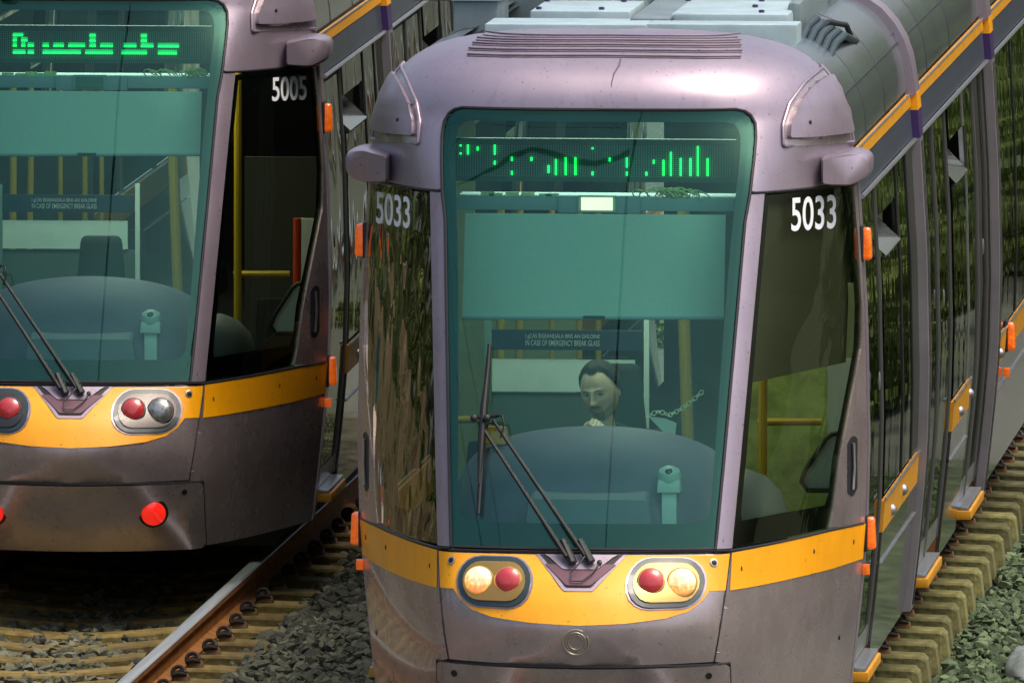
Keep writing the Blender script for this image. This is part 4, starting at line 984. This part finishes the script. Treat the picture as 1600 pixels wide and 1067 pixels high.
for _m in (conc, concd):
    _n, _l = _m.node_tree.nodes, _m.node_tree.links; _b = _n['Principled BSDF']; _oi = _n.new('ShaderNodeObjectInfo'); _h = _n.new('ShaderNodeHueSaturation'); _r = _n.new('ShaderNodeMapRange')
    _r.inputs[3].default_value = .6; _r.inputs[4].default_value = 1.3; _l.new(_oi.outputs['Random'], _r.inputs[0]); _l.new(_r.outputs[0], _h.inputs['Value'])
    _s = _b.inputs['Base Color'].links[0].from_socket; _l.new(_s, _h.inputs['Color']); _l.new(_h.outputs[0], _b.inputs['Base Color'])
rust = mat('rail_rust', (.20, .07, .010), .8, 0, 0, 9, col2=(.38, .16, .03), bump=.3, bscale=50)
rtop = mat('rail_polished', (.42, .47, .50), .35, .3, .2, 4, stretch=(8, .15, 8))
clipm = mat('clip_iron', (.035, .028, .02), .6, .5, .3, 30)
padm = mat('clip_shoulder', (.16, .09, .035), .8, 0, .3, 20)
def rail(X, zt, label):
    pr = [(-.070, -.155), (.070, -.155), (.070, -.143), (.012, -.128), (.009, -.045), (.034, -.034), (.035, -.006), (-.035, -.006), (-.034, -.034), (-.009, -.045), (-.012, -.128), (-.070, -.143)]
    mb = MB(); n = len(pr)
    for y in (-20, 170): mb.v += [(x, y, z) for x, z in pr]
    mb.f = [(i, (i + 1) % n, n + (i + 1) % n, n + i) for i in range(n)] + [tuple(range(n)), tuple(range(n, 2 * n))]
    o = mb.build('rail', rust, None, ang=30, loc=(X, 0, zt)); tag(o, label, 'rail', 'rails of the two tram tracks')
    mb = MB(); p2 = [(-.0352, -.006), (-.032, -.002), (-.022, .001), (.022, .001), (.032, -.002), (.0352, -.006)]; n = 6
    for y in (-20, 170): mb.v += [(x, y, z) for x, z in p2]
    mb.f = [(i, i + 1, n + i + 1, n + i) for i in range(n - 1)]; mb.build('rail_head', rtop, o, ang=80)
rail(XL + .752, -.07, 'shiny topped rail with rusty orange side leading under the 5005 tram, on its right side')
rail(XL - .752, -.07, 'rail hidden under the left half of the 5005 tram')
rail(X0 + .752, 0, 'rail under the right wheels of the 5033 tram'); rail(X0 - .752, 0, 'rail under the left wheels of the 5033 tram')
def sleeper_mesh():
    xs = [-1.10, -1.07, -.9, -.6, -.3, -.1, .1, .3, .6, .9, 1.07, 1.10]
    def zt(x): return -.158 - .045 * max(0, 1 - (abs(x) / .5) ** 2) - (.028 if abs(x) > 1.08 else (.006 if abs(x) > 1 else 0))
    def wt(x): return .105 if abs(x) < 1.08 else .085
    mb = MB()
    for x in xs: mb.v += [(x * (1 if abs(x) < 1.08 else 1.02), -.128, -.40), (x, -wt(x) - .010, zt(x) - .012), (x, -wt(x), zt(x)), (x, wt(x), zt(x)), (x, wt(x) + .010, zt(x) - .012), (x * (1 if abs(x) < 1.08 else 1.02), .128, -.40)]
    for i in range(len(xs) - 1):
        for j in range(6): mb.f.append((i * 6 + j, i * 6 + (j + 1) % 6, (i + 1) * 6 + (j + 1) % 6, (i + 1) * 6 + j))
    mb.f += [tuple(range(6)), tuple(range((len(xs) - 1) * 6, len(xs) * 6))]
    return mb
def clip_mesh():
    mb = MB(); p = []
    for i in range(13): a = i / 12 * 2 * math.pi * .8; p.append((.045 + .034 * math.cos(a), -.038 + .045 * i / 12 + .022 * math.sin(a), -.118 + .030 * math.sin(a)))
    mb.tube(p, .0105, 8); mb.tube([(.015, -.045, -.128), (.05, -.05, -.118), (.085, -.035, -.125)], .0105, 8); mb.tube([(.015, .035, -.128), (.05, .045, -.112), (.09, .02, -.130)], .0105, 8)
    return mb
proto = sleeper_mesh().build('sleeper', conc, None, ang=12)
cl = clip_mesh().build('rail_clip', clipm, proto); cl.location = (.752 + .06, 0, .0)
sh_ = MB(); sh_.box(-.03, .05, -.05, .05, -.165, -.125, .008, .012); shd = sh_.build('clip_shoulder', padm, proto, bevel=.005); shd.location = (.752 + .11, 0, 0)
for rx in (-.752, .752):
    for s in (1, -1):
        if rx > 0 and s > 0: continue
        a = cl.copy(); COL.objects.link(a); a.parent = proto; a.location = (rx + s * .06, 0, 0); a.scale = (s, s, 1)
        a = shd.copy(); COL.objects.link(a); a.parent = proto; a.location = (rx + s * .11, 0, 0); a.scale = (s, 1, 1)
kids = list(proto.children)
def place_sleeper(X, Y, z, label, group, first=False, m=None):
    r = proto if first else proto.copy()
    if not first:
        COL.objects.link(r)
        for c in kids:
            d = c.copy(); COL.objects.link(d); d.parent = r
    r.location = (X + random.uniform(-.012, .012), Y + random.uniform(-.012, .012), z); r.rotation_euler = (0, 0, rad(random.uniform(-.5, .5))); tag(r, label, 'sleeper', group)
    return r
def yat(px, py, h):   # distance along the line at which the height h shows at that row
    lo, hi = 40, 200
    for _ in range(40):
        m_ = (lo + hi) / 2
        if wray(px, py, m_)[1] > h: lo = m_
        else: hi = m_
    return lo
mossme = proto.data.copy(); mossme.materials[0] = concd
ya = yat(1435, 1041, -.16); yb = yat(420, 1022, -.23)
for i in range(-7, 24):
    place_sleeper(XL, yb + .64 * i, -.07, 'concrete sleeper of the track in front of and under the 5005 tram', 'sleepers of the left track', first=(i == -7))
for i in range(-5, 26):
    r = place_sleeper(X0, ya + .615 * i, 0, 'mossy concrete sleeper poking out from under the right side of the 5033 tram', 'sleepers of the right track'); r.data = mossme
# ballast stones: one mesh of angular stones
import numpy as np
rng = np.random.default_rng(4)
var = []
for k in range(16):
    bm = bmesh.new()
    for i in range(13):
        v = Vector(rng.normal(size=3)); v.normalize(); v = Vector((v.x * rng.uniform(.8, 1.25), v.y * rng.uniform(.7, 1.1), v.z * rng.uniform(.5, .85))); bm.verts.new(v)
    r_ = bmesh.ops.convex_hull(bm, input=bm.verts); bmesh.ops.delete(bm, geom=[v for v in bm.verts if not v.link_faces], context='VERTS')
    bmesh.ops.triangulate(bm, faces=bm.faces); bm.verts.index_update()
    var.append((np.array([v.co[:] for v in bm.verts]), np.array([[v.index for v in f.verts] for f in bm.faces]))); bm.free()
def stones(name, n, x0, x1, y0, y1, m, rmin, rmax, lift=0):
    VV = []; FF = []; k = 0
    for i in range(n):
        X = rng.uniform(x0, x1); Y = rng.uniform(y0, y1); v, f = var[rng.integers(16)]
        a, b = rng.uniform(0, 6.28, 2); b *= .15; ca, sa, cb, sb = math.cos(a), math.sin(a), math.cos(b), math.sin(b)
        M = np.array([[ca, -sa, 0], [sa, ca, 0], [0, 0, 1]]) @ np.array([[1, 0, 0], [0, cb, -sb], [0, sb, cb]])
        r = rng.uniform(rmin, rmax) * (1.35 if rng.random() < .08 else 1); VV.append((v * r) @ M.T + np.array([X, Y, bh(X) - .02 + rng.uniform(-.025, .022) + lift])); FF.append(f + k); k += len(v)
    V = np.concatenate(VV); F = np.concatenate(FF)
    me = bpy.data.meshes.new(name); me.vertices.add(len(V)); me.vertices.foreach_set('co', V.ravel()); me.loops.add(len(F) * 3); me.loops.foreach_set('vertex_index', F.ravel().astype(np.int32))
    me.polygons.add(len(F)); me.polygons.foreach_set('loop_start', np.arange(0, len(F) * 3, 3, dtype=np.int32)); me.update(); me.validate(); me.shade_flat(); me.materials.append(m)
    o = bpy.data.objects.new(name, me); COL.objects.link(o); tag(o, kind='stuff'); return o
def stone_mat(name, c1, c2):
    m = mat(name, c1, .85, 0, 0, 5, col2=c2, bump=.3, bscale=60)
    n, l = m.node_tree.nodes, m.node_tree.links; ge = n.new('ShaderNodeNewGeometry'); hs = n.new('ShaderNodeHueSaturation'); mr = n.new('ShaderNodeMapRange')
    mr.inputs[3].default_value = .45; mr.inputs[4].default_value = 1.6; l.new(ge.outputs['Random Per Island'], mr.inputs[0]); l.new(mr.outputs[0], hs.inputs['Value'])
    b = n['Principled BSDF']; src = b.inputs['Base Color'].links[0].from_socket; l.new(src, hs.inputs['Color']); l.new(hs.outputs[0], b.inputs['Base Color']); return m
st1 = stone_mat('ballast_grey', (.055, .058, .030), (.14, .14, .09)); st2 = stone_mat('ballast_green', (.03, .055, .02), (.10, .14, .07))
a = stones('ballast', 22000, XL - 2.2, X0 - 1.0, 70, 86, st1, .022, .045); tag(a, 'grey crushed stone ballast between the two tracks', 'ballast')
a = stones('ballast', 15000, X0 + .9, X0 + 3.2, 69, 85, st2, .024, .048); tag(a, 'greenish ballast stones beside the right tram', 'ballast')
a = stones('ballast', 6000, X0 - 1.0, X0 + .95, 69, 82, st2, .022, .042); tag(a, 'ballast stones in the shade under the right tram', 'ballast')
# pale tarpaulin lying on the ballast at the right
mb = MB(); tp = yat(1580, 1030, -.3); tx = wray(1612, 1030, tp)[0]
def bag(u, v):
    a = u / 28 * 2 * math.pi; t = v / 12 * math.pi / 2; f = 1 + .06 * math.sin(3 * a + 1) + .04 * math.sin(7 * a + v)
    return (tx + .05 + .19 * math.cos(a) * math.cos(t) * f, tp - .1 + .75 * math.sin(a) * math.cos(t) * f, -.32 + (.10 + .012 * math.sin(5 * a + v * .9) + .01 * math.sin(9 * a - v)) * math.sin(t))
mb.grid(bag, range(29), range(13))
o = mb.build('tarpaulin', mat('tarp_pale', (.20, .24, .23), .5, 0, .25, 8, bump=.4, bscale=14), None, ang=80); tag(o, 'crumpled pale grey sheet lying on the ballast at the lower right edge', 'sheet')
# ---------------------------------------------------------------- overhead line (seen mirrored in the windscreens)
wirem = mat('wire_dark', (.01, .01, .01), .6)
for X, nm in ((X0, '5033'), (XL, '5005')):
    mb = MB(); mb.tube([(X + (.10 * math.sin(y / 9)), y, 5.6) for y in range(20, 121, 4)], .017, 6); o = mb.build('contact_wire', wirem, None)
    tag(o, ('overhead wire above the 5033 tram, mirrored in its windscreen as a wavy black line' if nm == '5033' else 'overhead wire above the 5005 tram, mirrored in its windscreen left of the camera post'), 'wire')
    mb = MB(); mb.tube([(X + .08 * math.sin(y / 11 + 1), y, 6.5 + .3 * math.cos(y / 8)) for y in range(20, 121, 4)], .012, 6)
    mb.build('messenger_wire', wirem, o)
    for y in range(24, 120, 8):
        mb = MB(); mb.tube([(X + .1 * math.sin(y / 9), y, 5.6), (X + .08 * math.sin(y / 11 + 1), y, 6.5 + .3 * math.cos(y / 8))], .004, 5); mb.build('dropper', wirem, o)
# steady arm that holds the contact wire in front of the right tram; its mirror image crosses the top of the windscreen
def mirror_at(px, py, z):
    x, zz = Sf(px, py); p = P3(x, zz) + Vector((X0, Y0, 0)); n = Nrm(x, zz); d = (p - Vector((0, 0, CH))).normalized(); r = d - 2 * d.dot(n) * n
    return p + r * ((z - p.z) / r.z)
_k = [mirror_at(703, 288, 5.7), mirror_at(800, 258, 5.8), mirror_at(880, 240, 5.8), mirror_at(985, 240, 5.7)]
arm_ = [(_k[0] * (1 - t) ** 3 + _k[1] * 3 * t * (1 - t) ** 2 + _k[2] * 3 * t * t * (1 - t) + _k[3] * t ** 3) for t in (0, .1, .2, .3, .4, .5, .6, .7, .8, .9, 1)]
mb = MB(); mb.tube(arm_, [.018] * 5 + [.014] * 6, 8); o = mb.build('steady_arm', wirem, None); tag(o, 'curved black wire arm mirrored across the top of the 5033 windscreen', 'wire arm')
# ---------------------------------------------------------------- embankments and trees beside the line (mirrored in the trams' sides)
leafm = mat('leaves', (.035, .07, .015), .7, 0, 0, 1.2, col2=(.13, .19, .04)); barkm = mat('bark', (.08, .06, .04), .9, 0, .3, 6)
wallm = mat('stone_wall', (.03, .025, .015), .9, 0, 0, 2.5, col2=(.30, .24, .15), bump=.8, bscale=4)
def tree_mesh(seed, h):
    r = random.Random(seed); t = MB(); t.tube([(0, 0, -.5), (.1, 0, h * .25), (.0, .1, h * .5), (.1, 0, h * .8)], [.2, .15, .1, .03], 8)
    for i in range(7):
        a = r.uniform(0, 6.28); z = h * r.uniform(.2, .6); t.tube([(0, 0, z), (math.cos(a) * h * .12, math.sin(a) * h * .12, z + h * .1), (math.cos(a) * h * .22, math.sin(a) * h * .22, z + h * .2)], [.06, .04, .015], 6)
    c = MB(); cl = [(r.gauss(0, h * .13), r.gauss(0, h * .13), h * r.uniform(.12, .95), h * r.uniform(.07, .14)) for _ in range(22)]
    for i in range(2600):
        x, y, z, q = r.choice(cl); v = Vector((r.gauss(0, 1), r.gauss(0, 1), r.gauss(0, 1))).normalized() * q * r.uniform(.6, 1.05); p = Vector((x, y, z)) + v
        a = Vector((r.uniform(-1, 1), r.uniform(-1, 1), r.uniform(-1, 1))).normalized() * .14; b = a.cross(Vector((r.uniform(-1, 1), r.uniform(-1, 1), r.uniform(-1, 1)))).normalized() * .09
        c.quad(p - a, p - b, p + a, p + b)
    return t, c
def tree(seed, h, loc, label, group):
    t, c = tree_mesh(seed, h); o = empty('tree', loc); t.build('trunk', barkm, o); c.build('crown', leafm, o, smooth=False); tag(o, label, 'tree', group); return o
tr = [tree(s_, h, (0, 0, -.4), 'x', 'x') for s_, h in ((1, 5.5), (2, 4.2), (3, 7))]
def put(i, X, Y, label, group, used=set()):
    if i not in used: used.add(i); r = tr[i]
    else:
        r = tr[i].copy(); COL.objects.link(r)
        for c in tr[i].children: d = c.copy(); COL.objects.link(d); d.parent = r
    r.location = (X, Y, -.5); r.rotation_euler = (0, 0, random.uniform(0, 6)); tag(r, label, 'tree', group)
for k in range(16): put(k % 3, X0 + 5.5 + random.uniform(0, 1.8) + (k % 2) * .8, 74 + k * 4.6, 'leafy green tree lining the right side of the line, mirrored in the tram side', 'trees right of the line')
for k in range(10): put((k + 1) % 3, XL - 5.2 - random.uniform(0, 1.5), 62 + k * 3.2, 'leafy green tree on the left embankment', 'trees left of the line')
bmat = mat('bush_leaves', (.015, .035, .010), .7, 0, 0, 1.0, col2=(.17, .23, .04))
def bush_mesh(seed):
    r = random.Random(seed); c = MB(); cl = [(r.uniform(-.7, .7), r.uniform(-1.3, 1.3), r.uniform(.15, .9), r.uniform(.25, .5)) for _ in range(14)]
    for i in range(1800):
        x, y, z, q = r.choice(cl); v = Vector((r.gauss(0, 1), r.gauss(0, 1), r.gauss(0, 1))).normalized() * q * r.uniform(.5, 1.05); p = Vector((x, y, max(.02, z + v.z))) + Vector((v.x, v.y, 0))
        a = Vector((r.uniform(-1, 1), r.uniform(-1, 1), r.uniform(-1, 1))).normalized() * .08; b = a.cross(Vector((r.uniform(-1, 1), r.uniform(-1, 1), r.uniform(-1, 1)))).normalized() * .05
        c.quad(p - a, p - b, p + a, p + b)
    return c
bs = [bush_mesh(k).build('bush', bmat, None, smooth=False) for k in (11, 12, 13)]
for k in range(30):
    b = bs[k] if k < 3 else bs[k % 3].copy()
    if k >= 3: COL.objects.link(b)
    b.location = ((X0 + 3.1 + random.uniform(-.2, .5), 82 + k * 2.1, -.45) if k < 22 else (XL + 1.78, 93 + (k - 22) * 2.6, -.35)); b.rotation_euler = (0, 0, random.uniform(-.3, .3) + (3.14 if k % 2 else 0)); sc_ = random.uniform(.8, 1.25) if k < 22 else .42; b.scale = (sc_, sc_, sc_)
    tag(b, 'low green bush beside the line, mirrored in the tram sides', 'bush', 'bushes beside the line')
mb = MB(); mb.box(XL - 4.2, XL - 3.8, 40, 130, -.5, 1.5); o = mb.build('retaining_wall', wallm, None); tag(o, 'low rough stone wall left of the tracks', 'wall')
